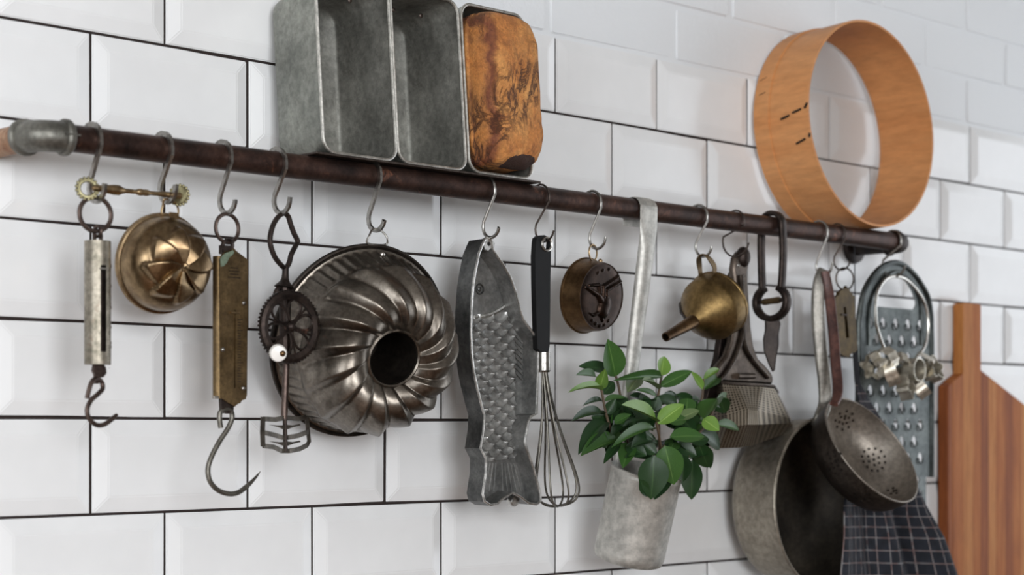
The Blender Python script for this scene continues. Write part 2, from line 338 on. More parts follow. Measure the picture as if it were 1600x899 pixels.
# ricer basket: rows of small holes as relief and dark dots in the sheet's own coordinates
m,nt,bs=new_mat('perforated_sheet'); uv=nt.nodes.new('ShaderNodeUVMap'); vo=nt.nodes.new('ShaderNodeTexVoronoi'); vo.inputs['Scale'].default_value=1; vo.inputs['Randomness'].default_value=0
mp=nt.nodes.new('ShaderNodeMapping'); mp.inputs['Scale'].default_value=(30,36,1); nt.links.new(uv.outputs[0],mp.inputs[0]); nt.links.new(mp.outputs[0],vo.inputs['Vector'])
r=ramp(nt,vo.outputs['Distance'],[(.26,rgb(44,38,32)),(.36,rgb(146,136,121))]); n=noise_node(nt,30,4); sp=ramp(nt,n.outputs['Fac'],[(.3,(.75,.72,.66,1)),(.7,(1,1,1,1))])
nt.links.new(mix(nt,1.0,r.outputs[0],sp.outputs[0],'MULTIPLY'),bs.inputs['Base Color']); bs.inputs['Metallic'].default_value=.85; bs.inputs['Roughness'].default_value=.42; bump(nt,vo.outputs['Distance'],bs,.5,.001); M['perf']=m

# ================================================================= SETTING
XL,XR,YF,ZC=-3.0,3.4,-4.2,2.75
wb=struct('wall_back', box((XL,.0010,0),(XR,.12,2.0)), M['grout'], flat=True)
tg=G(); w,h,b=.1970,.0970,.0165   # bevelled tile, face towards -y, origin at its centre
tg.add([(-w/2,.0035,-h/2),(w/2,.0035,-h/2),(w/2,.0035,h/2),(-w/2,.0035,h/2), (-w/2,-.0005,-h/2),(w/2,-.0005,-h/2),(w/2,-.0005,h/2),(-w/2,-.0005,h/2),
        (-w/2+b,-.0048,-h/2+b),(w/2-b,-.0048,-h/2+b),(w/2-b,-.0048,h/2-b),(-w/2+b,-.0048,h/2-b)],
       [(4,5,1,0),(5,6,2,1),(6,7,3,2),(7,4,0,3),(5,4,8,9),(6,5,9,10),(7,6,10,11),(4,7,11,8),(8,11,10,9)])
t0=obj('tile', tg, M['tile'], wb, sharp=5)
bv=bmesh.new(); bv.from_mesh(t0.data); bmesh.ops.bevel(bv, geom=[e for e in bv.edges if all(abs(v_.co.y)>.0004 and v_.co.y<.001 for v_ in e.verts)], offset=.0012, segments=2, affect='EDGES'); bv.to_mesh(t0.data); bv.free()
t0.data.polygons.foreach_set('use_smooth',[True]*len(t0.data.polygons)); t0.data.set_sharp_from_angle(angle=math.radians(7))
first=True
for row in range(-1,8):
    off=0.0 if row%2==0 else .4532
    for k in range(-2,12):
        x=(k+off)*.2+.1
        if row%2==0: x=k*.2+.1
        t=t0 if first else t0.copy()
        if not first: COL.objects.link(t); t.parent=wb
        first=False
        t.location=(x,random.uniform(-.0006,.0004),1.9-.1*row-.05)
        t.rotation_euler=(random.gauss(0,.0022),0,random.gauss(0,.0022))
struct('wall_side_left', box((XL-.15,YF,0),(XL,-2.55,ZC)).join(box((XL-.15,-1.0,0),(XL,.12,ZC))).join(box((XL-.15,-2.55,0),(XL,-1.0,1.0))).join(box((XL-.15,-2.55,2.5),(XL,-1.0,ZC))), M['plaster'], flat=True)
struct('wall_side_right', box((XR,YF,0),(XR+.15,-2.25,ZC)).join(box((XR,-.25,0),(XR+.15,.12,ZC))).join(box((XR,-2.25,0),(XR+.15,-.25,.75))).join(box((XR,-2.25,2.7),(XR+.15,-.25,ZC))), M['plaster'], flat=True)
struct('wall_front', box((XL-.15,YF-.15,0),(-2.75,YF,ZC)).join(box((-.65,YF-.15,0),(XR+.15,YF,ZC))).join(box((-2.75,YF-.15,0),(-.65,YF,1.3))).join(box((-2.75,YF-.15,2.7),(-.65,YF,ZC))), M['plaster'], flat=True)
struct('floor', box((XL-.15,YF-.15,-.1),(XR+.15,.12,0)), M['floorwood'], flat=True)
struct('ceiling', box((XL-.15,YF-.15,ZC),(XR+.15,.12,ZC+.1)), M['plaster'], flat=True)
def window(name, M4, w, h, nx):
    g=G(); t=.05
    for lo,hi in (((-w/2,-h/2),(w/2,-h/2+t)),((-w/2,h/2-t),(w/2,h/2)),((-w/2,-h/2),(-w/2+t,h/2)),((w/2-t,-h/2),(w/2,h/2))): g.join(box((lo[0],lo[1],-.03),(hi[0],hi[1],.03)))
    for k in range(1,nx): g.join(box((-w/2+w*k/nx-.02,-h/2,-.02),(-w/2+w*k/nx+.02,h/2,.02)))
    g.join(box((-w/2,h*.12-.02,-.02),(w/2,h*.12+.02,.02)))
    struct(name, g.tf(M4), M['frame'], flat=True)
window('window_1', frame(V((XL-.03,-1.775,1.75)),V((1,0,0))), 1.55,1.5,2)
window('window_2', frame(V((-1.7,YF-.03,2.0)),V((0,1,0))), 2.1,1.4,2)
g=G(); w_,h_=2.0,1.95
for lo,hi in (((-w_/2,-h_/2),(w_/2,-h_/2+.04)),((-w_/2,h_/2-.04),(w_/2,h_/2)),((-w_/2,-h_/2),(-w_/2+.04,h_/2)),((w_/2-.04,-h_/2),(w_/2,h_/2))): g.join(box((lo[0],lo[1],-.02),(hi[0],hi[1],.02)))
struct('window_3', g.tf(frame(V((XR+.02,-1.25,1.725)),V((-1,0,0)))), M['plaster'], flat=True)
# painted brickwork above the tiles
wu=struct('wall_upper', box((XL,.0004,1.9972),(XR,.12,ZC)), M['paint'], flat=True)
bg_=G(); bw,bh=.238,.071
bg_.add([(x,y,z) for y in (.004,0) for x,z in rrect(bw,bh,.004,2)],[tuple(range(12,24))]+[(i,(i+1)%12,12+(i+1)%12,12+i) for i in range(12)])
b0=obj('brick', bg_, M['paint'], wu, sharp=25); first=True
bmv=bmesh.new(); bmv.from_mesh(b0.data); bmesh.ops.bevel(bmv, geom=[e for e in bmv.edges if all(v_.co.y<.001 for v_ in e.verts)], offset=.0016, segments=2, affect='EDGES'); bmv.to_mesh(b0.data); bmv.free()
for row in range(4):
    for k in range(9):
        t=b0 if first else b0.copy()
        if not first: COL.objects.link(t); t.parent=wu
        first=False
        t.location=(.05+k*.25+(.125 if row%2 else 0), -.0020+random.uniform(-.0006,.0006), 2.0385+row*.077); t.rotation_euler=(random.gauss(0,.006),random.gauss(0,.004),random.gauss(0,.005))
ct=obj('counter_top', box((.9,-.62,.86),(XR-.01,.0,.90)), M['counter'], flat=True, bevel=.003); ct['kind']='structure'
struct('trim_1', box((.9,-.58,0),(XR-.01,-.0,.86)), M['plaster'], flat=True)

# ================================================================= RAIL
DR,ZR,RR=.100,1.7697,.0133
XA,XB=P(62,208,DR).x, P(1413,382,DR).x
rail=thing('pipe_rail','long rusty brown pipe rail on elbow brackets running along the white tiles','rail',((XA+XB)/2,-DR,ZR))
obj('pipe', tube([(XA+.01,-DR,ZR),(XB-.01,-DR,ZR)], RR, 28), M['rail'], rail)
def elbow(x, sgn, mat, mat2):
    R=.022
    pth=[(x-sgn*(-.027),-DR,ZR)]+[(x-sgn*(-R+R*math.sin(a)), -DR+R-R*math.cos(a), ZR) for a in [PI/2*k/8 for k in range(9)]]+[(x,-DR+.027,ZR)]
    g=tube(pth, .0154, 22); e=obj('elbow', g, mat, rail)
    for (o,n_) in (((x+sgn*.027,-DR,ZR),(1,0,0)),((x,-DR+.027,ZR),(0,1,0))):
        nn=V(n_); fr=frame(V(o),nn); prof=[(.0135,-.0042),(.0163,-.0042),(.0180,-.002),(.0180,.002),(.0163,.0042),(.0135,.0042)]
        obj('collar', lathe(prof,24,fr), mat, e)
    obj('wall_pipe', tube([(x,-DR+.03,ZR),(x,.003,ZR)], RR*1.02, 22), mat2, rail)
elbow(XA, 1, M['fitting'], M['stub']); elbow(XB, -1, M['fitting_dark'], M['fitting_dark'])
obj('flange', lathe([(.0,.0),(.024,0),(.026,.003),(.024,.009),(.0175,.012),(0.0,.012)],24,frame(V((XB,-.0045,ZR)),V((0,-1,0)))), M['fitting_dark'], rail)
obj('weld_seam', sweep([(XA+.03+.012*k,-DR-.0172,ZR+.001) for k in range(-1,1)]+[(XA+.034,-DR-.0172,ZR+.001)], rect(.0015,.0015)), M['fitting'], rail)

# ================================================================= HOOKS
def zf(px,py,d): return P(px,py,d).z
HK={}
def s_hook(key, px, pyb, pyt, what, wire=.0042, flat=True, mat='hook', back=.0962, dx=0, kind='steel'):
    df=DR+RR+wire*.55+.0006; x=P(px,200,df).x; zb=zf(px-14,pyb,.107)+wire/2; zt=max(zf(px+6,pyt,.119), zb+.010)
    pts=[V((-dx,DR-RR-wire*.6-.001,ZR-.004))]
    R=RR+wire*.55+.0008
    for k in range(9):
        a=PI*(1-k/8); pts.append(V((-dx*(1-k/8),DR+R*math.cos(a), ZR+R*math.sin(a))))
    rb=(.1235-back)/2
    pts.append(V((0,df,ZR-.006))); pts.append(V((0,back+.0012,zb+rb+.006)))
    for k in range(9):
        a=PI+PI*k/8*.93; pts.append(V((0,back+rb+rb*math.cos(a), zb+rb+rb*math.sin(a))))
    pts.append(V((0,.1235+(zt-zb-rb)*.30, zt)))
    path=[V((x+p.x,-p.y,p.z)) for p in pts]
    lab='%s S-hook on the pipe rail holding %s'%(kind,what)
    sec=rect(wire*.78,wire*1.15) if flat else circ(wire/2,9)
    g=sweep(path, sec, False, V((1,0,0)) if flat else None)
    o=obj('s_hook', g, M[mat], sharp=50 if not flat else 30, centre=True)
    o['label']=lab; o['category']='hook'; o['group']='S-hooks along the pipe rail'
    HK[key]=V((x,-(back+rb),zb+wire/2)); return o
s_hook(1,157,318,288,'the tube spring scale',.0044,kind='flat grey steel')
s_hook(2,268,319,290,'the round brass mould',.0044,kind='flat grey steel')
s_hook(3,361,336,313,'the long brown brass scale',.0040,kind='flat grey steel')
s_hook(4,446,336,309,'the rotary egg beater',.0040,kind='flat grey steel')
s_hook(5,594,363,346,'the fluted ring cake tin',.0040,kind='flat grey steel')
s_hook(6,773,374,357,'the fish mould',.0040,False,kind='round grey steel')
s_hook(7,858,379,368,'the black handled whisk',.0026,False,'wire_dark',.092,kind='thin dark wire')
s_hook(8,939,391,371,'the small copper mould',.0036,False,kind='round grey steel')
s_hook(9,1105,403,386,'the brass funnel',.0036,False,kind='round grey steel')
s_hook(10,1163,402,392,'the cast potato press',.0026,False,'wire_dark',.078,kind='thin dark wire')
s_hook(11,1293,432,411,'the saucepan and the strainer',.0036,False,kind='round grey steel')
s_hook(12,1321,423,413,'the small brass scale',.0026,False,'wire_dark',.095,kind='thin dark wire')
s_hook(13,1408,434,424,'the grater and the cutter ring',.0036,False,'hook',.083,kind='round grey steel')
# ================================================================= LOAF TINS, BREAD (standing on the rail, leaning to the wall)
sb=obj('tin_strap', box((P(486,230,.108).x,-.118,ZR+RR+.0002),(P(836,285,.108).x,-.086,ZR+RR+.0028)), M['wire_dark'], bevel=.0006, centre=True)  # strap that joins the three tins, modelled as a separate piece
sb['label']='thin dark strap joining the three loaf tins from beneath on the pipe rail'; sb['category']='metal strip'
lean=math.radians(4.6)
def loaf_tin(px, label, wdt=.105, hgt=.200):
    x0=P(px,120,.108).x; zb=ZR+RR+.003
    up=V((0,math.sin(lean),math.cos(lean))); n=V((0,-math.cos(lean),math.sin(lean)))
    o=V((x0+wdt/2,-.1165,zb)); MM=Matrix(((1,up.x,n.x,o.x),(0,up.y,n.y,o.y),(0,up.z,n.z,o.z),(0,0,0,1)))
    t=thing('loaf_tin',label,'loaf tin',(o.x,o.y,o.z),'three grey loaf tins standing on the rail')
    def loop(w,h,r,z,ins=0): return [MM@V((a,b+hgt/2,z)) for a,b in rrect(w-2*ins,h-2*ins,r,5)]
    n_=24; rings=[loop(wdt,hgt,.016,0), loop(wdt-.006,hgt-.008,.018,-.045), loop(wdt-.013,hgt-.018,.020,-.084), loop(wdt-.019,hgt-.024,.018,-.088)]
    g=G(); v=[p for r_ in rings for p in r_]; f=[]
    for i in range(3):
        for k in range(n_): f.append((i*n_+k,i*n_+(k+1)%n_,(i+1)*n_+(k+1)%n_,(i+1)*n_+k))
    f.append(tuple(3*n_+k for k in range(n_))); g.add(v,f); obj('body',g,M['tin'],t,sharp=50)
    rings=[loop(wdt-.003,hgt-.003,.015,0), loop(wdt-.009,hgt-.011,.017,-.045), loop(wdt-.016,hgt-.021,.019,-.0825), loop(wdt-.022,hgt-.027,.017,-.0862)]
    g=G().add([p for r_ in rings for p in r_],f); obj('inside',g,M['tin_in'],t,sharp=50)
    obj('rim', tube(loop(wdt,hgt,.016,-.0005,.0009),.0020,8,True), M['tin_rim'], t)
    for sx in (-1,1): obj('rivet', ball(MM@V((sx*.021,hgt-.012+(-.003),-.03)),.003,10,6,(1,.5,1)), M['wire_dark'], t)
    return MM,t
loaf_tin(497.5,'empty grey loaf tin, farthest of the three from the bread')
loaf_tin(614.5,'empty grey loaf tin between the other empty tin and the bread tin')
MT,_=loaf_tin(725.5,'grey loaf tin filled by the brown loaf of bread')
def bread_fn(a,b):
    hw,hh=.0475,.0925; th=2*PI*a; e=.36
    c,s=math.cos(th),math.sin(th); cx=math.copysign(abs(c)**e,c); cy=math.copysign(abs(s)**e,s)
    z=-.065+b*.065 if b<.45 else None
    if b<.40: k=.955+.03*b/.4; z=-.078+.078*b/.4
    else:
        q=(b-.4)/.6*PI/2; k=.98*(math.cos(q)**.42 if q<PI/2-1e-4 else 0)+.035*math.sin(2*q)*(1-(q/(PI/2))**4); z=.036*math.sin(q)**.9
    p=V((cx*hw*k, cy*hh*k+.100, z)); nn=noise.noise(p*28)*.0013+noise.noise(p*75)*.0009
    if b>.4: p.x+=.003
    return MT@(p+V((nn*cx,nn*cy,nn*1.4)))
o=MT@V((0,.1,0)); bt=thing('bread_loaf','brown crusty loaf of bread bulging out of the loaf tin on the rail','bread',tuple(o))
obj('crust', grid(bread_fn,180,120,True), M['bread'], bt, sharp=80)
# ================================================================= SIEVE standing on the rail
sc_=P(1364,193,.112); sn=view_normal(1364,193,55,12.5); SM=frame(sc_,sn); Rs,Ds=.1525,.097
t=thing('drum_sieve','round honey coloured bentwood drum sieve standing on the pipe rail','sieve',tuple(SM@V((0,-Rs,-Ds/2))))
obj('hoop', lathe([(Rs-.0035,0),(Rs,0),(Rs+.0003,-Ds*.72)],72,SM).join(lathe([(Rs-.0035,0),(Rs-.0037,-Ds+.004)],72,SM)), M['sieve'], t, sharp=40)
obj('retaining_hoop', lathe([(Rs,-Ds*.715),(Rs+.0026,-Ds*.72),(Rs+.0026,-Ds),(Rs-.0037,-Ds),(Rs-.0037,-Ds+.004)],72,SM), M['sieve'], t, sharp=40)
obj('mesh_screen', lathe([(.0001,-Ds+.003),(Rs*.5,-Ds+.003),(Rs-.004,-Ds+.003)],48,SM), M['mesh'], t)
def on_hoop(px,py,r=Rs):
    best=None
    for k in range(720):
        a=k*PI/360
        for q in range(60):
            p=SM@V((r*math.cos(a),r*math.sin(a),-Ds*q/59)); d=p-CAM; z=d.dot(CF); u=800+F_PX*d.dot(CR)/z; w=HOR-F_PX*d.z/z; e=(u-px)**2+(w-py)**2
            nn=SM.to_3x3()@V((math.cos(a),math.sin(a),0))
            if nn.dot(CAM-p)>0 and (best is None or e<best[0]): best=(e,a,-Ds*q/59)
    return best[1:]
for (px,py,px2,py2) in ((1221,186,1234,180),(1239,177,1252,170),(1257,169,1270,161),(1245,225,1258,217),(1265,214,1279,206),(1190,128,1200,122),(1188,150,1198,145)):
    a1,h1=on_hoop(px,py); a2,h2=on_hoop(px2,py2)
    pts=[SM@V(((Rs+.0012)*math.cos(a1+(a2-a1)*k/4),(Rs+.0012)*math.sin(a1+(a2-a1)*k/4),h1+(h2-h1)*k/4)) for k in range(5)]
    obj('staple', tube(pts,.0017,6), M['bundt_dark'], t)

# ================================================================= TUBE SPRING SCALE
H=HK[1]; x0=H.x; D=-H.y
t=thing('spring_scale','silvery tube spring scale with a slot and a hook hanging below the crimper wheel','scale',tuple(H))
rc=P(149,335,D); R_=.0165
obj('ring', torus(rc,V((-.12,-1,0)),R_,.0023,32,9), M['ring_iron'], t)
zt,zb=zf(152,377,D),zf(152,570,D); cx=P(152.5,470,D).x; cy=-D; rt=.0128
obj('eyelet', torus(V((cx,cy,zt+.0095)),V((1,.2,0)),.0048,.0018,18,7).join(sweep([(cx-.0035,cy,zt-.001),(cx-.0035,cy,zt+.007)],rect(.003,.003))).join(sweep([(cx+.0035,cy,zt-.001),(cx+.0035,cy,zt+.007)],rect(.003,.003))), M['ring_iron'], t)
# slotted tube: faces left out where the slot is
n_=40; hs=[zb,zb+.004,zb+.012,zb+.014]+[zb+.014+(zt-.028-zb-.014)*k/6 for k in range(1,6)]+[zt-.028,zt-.024,zt-.002,zt]
va=math.atan2((CAM-V((cx,cy,0))).y,(CAM-V((cx,cy,0))).x)+math.radians(26)
g=G()
v=[];f=[]
for z in hs: v+=[V((cx+rt*math.cos(va+2*PI*(k+.5)/n_),cy+rt*math.sin(va+2*PI*(k+.5)/n_),z)) for k in range(n_)]
for i in range(len(hs)-1):
    for k in range(n_):
        kk=k if k<n_/2 else k-n_
        if 2<=i<=9 and kk in (-2,-1,0): continue
        f.append((i*n_+k,i*n_+(k+1)%n_,(i+1)*n_+(k+1)%n_,(i+1)*n_+k))
f.append(tuple((len(hs)-1)*n_+k for k in range(n_))); f.append(tuple(range(n_))[::-1]); g.add(v,f)
obj('tube', g, M['tubebrass'], t, sharp=40)
obj('spring_core', lathe([(rt*.72,zb+.003),(rt*.72,zt-.03)],20,Matrix.Translation((cx,cy,0)),True,True), M['iron'], t)
pm=V((math.cos(va),math.sin(va),0)); obj('pointer', box((-.0042,-.0012,-.0007),(.0042,.0012,.0007),frame(V((cx,cy,zt-.0275))+pm*(rt+.0006),V((0,0,1)),pm)), M['steel'], t)
gm=G(); 
for k in range(34):
    a=va+.45; L=.0042 if k%5==0 else .0026; zz=zt-.034-k*.0027
    for q in (0,1): pass
    p=[V((cx+(rt+.0001)*math.cos(a+s),cy+(rt+.0001)*math.sin(a+s),zz)) for s in (0,L/rt*.5,L/rt)]
    gm.join(sweep(p,rect(.0003,.0003)))
mk=obj('graduation_marks', gm, M['iron'], t); mk['kind']='stuff'
for (txt,fr_) in (('0',.20),('5',.36),('10',.52),('15',.68),('20',.84)):
    c=bpy.data.curves.new('numeral','FONT'); c.body=txt; c.size=.0075; c.extrude=.0001; c.align_x='CENTER'
    tmp=bpy.data.objects.new('numeral',c); me=bpy.data.meshes.new_from_object(tmp); bpy.data.objects.remove(tmp)
    a=va+1.02; nn=V((math.cos(a),math.sin(a),0)); F4=frame(V((cx,cy,zt-(zt-zb)*fr_))+nn*(rt+.0001),nn); 
    gg=G().add([F4@V((v_.co.y*.8+0,-v_.co.x,v_.co.z)) for v_ in me.vertices],[tuple(p.vertices) for p in me.polygons]); obj('numeral',gg,M['ring_iron'],t,flat=True)
pl=[P(px,py,D) for px,py in ((146,569),(160,569),(164,575),(165,583),(160,590),(154,590),(153,600),(148,600),(147,585),(144,580))]
obj('hook_plate', prism([p+V((0,-.002,0)) for p in pl],V((0,.004,0))), M['ring_iron'], t)
pth=smooth_path([P(px,py,D+dd) for px,py,dd in ((136,623,.004),(140,606,.004),(145,595,.003),(152,592,0),(159,598,-.002),(160,608,-.001),(152,617,0),(142,626,0),(136,640,0),(139,654,0),(150,664,0),(162,664,0),(174,656,0),(183,648,0))],5)
obj('hook', tube(pth,.0024,9,scale=[1]*(len(pth)-4)+[.95,.85,.75,.6]), M['ring_iron'], t)

# ================================================================= PASTRY CRIMPER lying across the first two hooks
D=.1095; a=P(137,294,D); b=P(281,307,D); ax=(b-a).normalized()
t=thing('pastry_crimper','brass pastry crimper with two toothed wheels laid across two hooks','pastry wheel',tuple((a+b)/2))
def crimp(c, n_, R, r, k, hub):
    MM=frame(c,n_); g=torus(c,n_,R,r,36,8)
    for i in range(k):
        q=2*PI*i/k; g.join(ball(MM@V((math.cos(q)*(R+r*1.1),math.sin(q)*(R+r*1.1),0)),r*1.0,8,6))
    w=obj('toothed_wheel', g, M['brass_green'], t)
    if hub: obj('hub', lathe([(.001,-.003),(R*.95,-.0016),(R*.95,.0016),(.001,.003)],20,MM), M['brass_green'], w)
    return MM
crimp(P(136.5,295,D),V((-.35,-1,.05)),.0082,.0019,17,False); crimp(P(280,305,D),V((-.9,-.55,0)),.0080,.0018,17,True)
L=(b-a).length; prof=[(.0,.0),(.0030,.002),(.0036,.012),(.0050,.024),(.0052,.030),(.0034,.034),(.0024,.038),(.0022,.050),(.0030,.0515),(.0036,.055),(.0030,.0585),(.0034,.061),(.0030,.064),(.0021,.066),(.0022,L-.030),(.0030,L-.022),(.0034,L-.012),(.0030,L-.004),(0,L-.002)]
obj('handle', lathe(prof,16,frame(a+ax*.002+V((0,-.004,0)),ax)), M['brass'], t)

# ================================================================= ROUND BRASS MOULD with a swirled star
Dm=HK[2].y; c=P(252,412,.095); n_=view_normal(252,412,29,-8); MM=frame(c,n_); Rm=.0512
t=thing('jelly_mould','round domed brass mould embossed with a swirled star hanging below the crimper','mould',tuple(HK[2]))
def star(a,b):
    th=2*PI*a; r=Rm*.93*(1-b)+1e-5; q=r/(Rm*.93)
    h=.008+.036*math.sqrt(max(0,1-q**2.6))
    tw=th+.9*(1-r/.04)*.5; s=(tw/(2*PI)*8)%1.0; edge=.0405*(1-.24*abs(s-.12)**.8)
    k=max(0,min(1,(edge-r)/.0032)); k=k*k*(3-2*k)
    h+= k*(.0022+.0050*(1-s)*min(1,r/.018) - .0010*math.exp(-((s if s<.5 else 1-s)/.05)**2))
    if r<.004: h-=.001
    return MM@V((r*math.cos(th),r*math.sin(th),h))
obj('dome', grid(star,176,64,True), M['dome'], t, sharp=70)
obj('rim', lathe([(Rm*.93,.0088),(Rm*.945,.004),(Rm*.985,.0035),(Rm,.002),(Rm,-.001),(Rm*.985,-.0015),(Rm*.93,-.001)],64,MM), M['dome'], t)
top=MM@V((.004,Rm-.001,.003)); obj('hanging_loop', tube(smooth_path([top+V((-.0085,0,-.001)),top+V((-.0088,-.001,.008)),V((HK[2].x-.004,HK[2].y,HK[2].z)),V((HK[2].x+.004,HK[2].y,HK[2].z)),top+V((.0088,-.001,.008)),top+V((.0085,0,-.001))],5,True),.0011,8,True), M['brass'], t)
obj('loop_tab', prism([MM@V((x,y,.0105+(Rm-y)*.60)) for x,y in ((-.001,Rm+.001),(.009,Rm+.001),(.010,Rm-.009),(.004,Rm-.0125),(-.001,Rm-.009))], n_*.0015), M['brass'], t)
obj('rivet', ball(MM@V((.0042,Rm-.006,.0165)),.0022,10,6), M['brass'], t)

# ================================================================= LONG BROWN BRASS SCALE with a big hook
H=HK[3]; D=-H.y
t=thing('hanging_scale','long flat brown brass spring scale with a big pointed hook','scale',tuple(H))
obj('ring', torus(P(355,357,D),V((.05,-1,0)),.0148,.0021,32,9), M['ring_iron'], t)
DD=D+.004
obj('shackle', tube(smooth_path([P(px,py,DD-.003) for px,py in ((345,397),(348,383),(353,376),(360,376),(363,383),(361,390))],4),.0022,8).join(box((-.006,-.004,-.003),(.006,.004,.003),frame(P(352,390,DD-.003),V((0,-1,0))))), M['iron'], t)
out=[(343,405),(346,400),(350,393),(356,392),(361,389),(366,388),(369,392),(374,396),(377,398),(382,402),(387,406),(387,500),(386,617),(384,624),(378,626),(376,630),(371,632),(367,636),(362,632),(357,630),(350,625),(344,621)]
slot=[P(px,py,DD) for px,py in ((364.6,486),(366.6,484),(368.6,486),(367.6,607),(365.8,607))]
obj('face_plate', prism([P(x,y,DD) for x,y in out], V((0,.0016,0)), [slot]), M['brass_plate'], t, sharp=30)
obj('slot_back', prism([P(x,y,DD-.0026) for x,y in ((360,480),(373,480),(373,612),(360,612))],V((0,.0006,0))), M['bundt_dark'], t)
tb=[P(341,py,DD-.006) for py in (401,623)]; obj('side_tube', tube([tb[1],tb[0]],.0058,14), M['brass_plate'], t)
obj('back_box', prism([P(x,y,DD-.002) for x,y in ((343,405),(386,408),(385,620),(343,620))],V((0,.007,0))), M['brass_plate'], t)
obj('end_tab', box((-.006,-.0012,-.001),(.004,.0012,.001),frame(P(342,621,DD-.002),V((0,-1,0)))), M['steel'], t)
for px,py in ((380.5,474),(348,546.5),(379.5,607)): obj('rivet', ball(P(px,py,DD+.0004),.0024,10,6), M['hook'], t)
obj('pointer', box((-.0055,-.0008,-.0012),(.0055,.0008,.0012),frame(P(367,489,DD+.001),V((0,-1,0)))), M['brass'], t)
obj('green_corrosion', prism([P(x,y,DD+.0003) for x,y in ((344,404),(348,399),(352,396),(358,394),(364,391),(366,395),(362,400),(358,403),(355,410),(350,416),(345,417))],V((0,.0004,0))), M['verdigris'], t)
gm=G()
for k in range(24):
    for q in range(2 if k%4 else 3): gm.join(box((-.0011,-.00035,-.0002),(.0011,.00035,.0002),frame(P(372.5+q*2.6,500+k*4.2,DD+.0001),V((0,-1,0)))))
for k,(w_,py) in enumerate(((14,419),(20,424),(17,429),(24,434))):
    gm.join(box((-w_/3000,-.0004,-.0002),(w_/3000,.0004,.0002),frame(P(366,py,DD+.0001),V((0,-1,0)))))
mk=obj('stamped_marks', gm, M['iron'], t); mk['kind']='stuff'
obj('hook_lug', prism([P(x,y,DD-.002) for x,y in ((346,622),(366,632),(365,642),(358,647),(351,646),(347,640))],V((0,.005,0))), M['iron'], t)
pth=smooth_path([P(px,py,DD-.004) for px,py in ((345,669),(343,655),(344,645),(350,641),(357,640),(362,646),(362,656),(356,670),(343,690),(331,713),(325,733),(328,752),(340,766),(357,772),(372,770),(386,760),(398,748),(407,737))],6)
obj('hook', tube(pth,.0027,10,scale=[1]*(len(pth)-14)+[1-.06*k for k in range(10)]+[.36,.25,.15,.05]), M['iron_grey'], t)

# ================================================================= ROTARY EGG BEATER
H=HK[4]; D=-H.y; E=lambda x,y,d=0:P(x,y,D+d)
t=thing('egg_beater','old dark iron rotary egg beater with a spoked gear wheel and a white knob','egg beater',tuple(H))
lp=smooth_path([E(*p) for p in ((443,334),(433,341),(425,357),(422,378),(428,399),(437,412),(446,419),(452,410),(455,398),(462,384),(465,377),(459,364),(454,350),(450,338))],5,True)
obj('handle', sweep(lp,circ(.0026,10,.0034),True), M['iron'], t)
pth=[E(446,417),E(446,428),E(445,440),E(444,449)]; obj('neck', tube(smooth_path(pth,4),.0036,12,scale=[1.0]*5+[1.05,1.1,1.25,1.5,1.9,2.4,2.8,3.0][:8]), M['iron'], t)
yk=G().join(tube(smooth_path([E(431,470,-.004),E(431,458,-.004),E(438,449,-.004),E(450,449,-.004),E(458,457,-.004),E(459,470,-.004)],4),.0030,8))
obj('yoke', yk.join(tube([E(445,450,-.004),E(446,560,-.004)],.0062,10)), M['iron'], t)
wc=E(453,511,.016); wn=V((-.03,-1,-.02)); WM=frame(wc,wn); Rw=.0352
wh=thing_part=obj('gear_wheel', lathe([(Rw-.0062,-.0022),(Rw+.0022,-.0030),(Rw+.0022,.0016),(Rw-.0012,.0030),(Rw-.0062,.0018),(Rw-.0062,-.0022)],72,WM), M['iron'], t)
gt=G()
for k in range(56):
    q=2*PI*k/56; o=WM@V((math.cos(q)*(Rw+.0028),math.sin(q)*(Rw+.0028),-.0012)); gt.join(box((-.0010,-.0008,-.0022),(.0010,.0008,.0022),frame(o,wn,(WM.to_3x3()@V((math.cos(q),math.sin(q),0))))))
obj('gear_teeth', gt, M['iron'], wh)
for k in range(6):
    q=2*PI*k/6+.25; c_=math.cos(q); s_=math.sin(q); pts=[]
    for j in range(20):
        a_=2*PI*j/20; u=.0178+.0122*math.cos(a_); w_=.0100*math.sin(a_)*(.55+.45*(u-.0056)/.0244); pts.append(WM@V((u*c_-w_*s_,u*s_+w_*c_,0)))
    obj('petal_spoke', tube(pts,.0016,6,True), M['iron'], wh)
    q+=PI/6; obj('strut', tube([WM@V((.0185*math.cos(q),.0185*math.sin(q),0)),WM@V((.0295*math.cos(q),.0295*math.sin(q),0))],.0013,6), M['iron'], wh)
obj('hub', ball(wc+wn*.002,.0052,14,8), M['iron'], wh)
obj('axle', tube([wc-wn*-.001,E(449,511,-.004)],.003,8), M['iron'], t)
obj('crank_arm', tube([WM@V((-.024,-.023,.001)),E(427,541,.022),E(425,556,.022)],.0034,8), M['iron'], wh)
kc=E(434,551.5,.026); KM=frame(kc,V((-.55,-1,-.25)))
obj('knob', lathe([(.0,-.012),(.005,-.012),(.0074,-.007),(.0092,.000),(.0092,.0035),(.0080,.0062),(.005,.0072),(0,.0074)],22,KM), M['white_knob'], t)
obj('knob_screw', ball(KM@V((.0040,.0004,.0062)),.0034,12,7), M['copper'], t)
obj('shaft', tube([E(448,556,-.002),E(444,655,-.002)],.0036,12), M['ring_iron'], t)
def strip(pts, name, mat, w=.0065, th=.0013): obj(name, sweep([E(*p) for p in pts], rect(th,w), False, None), mat, t)
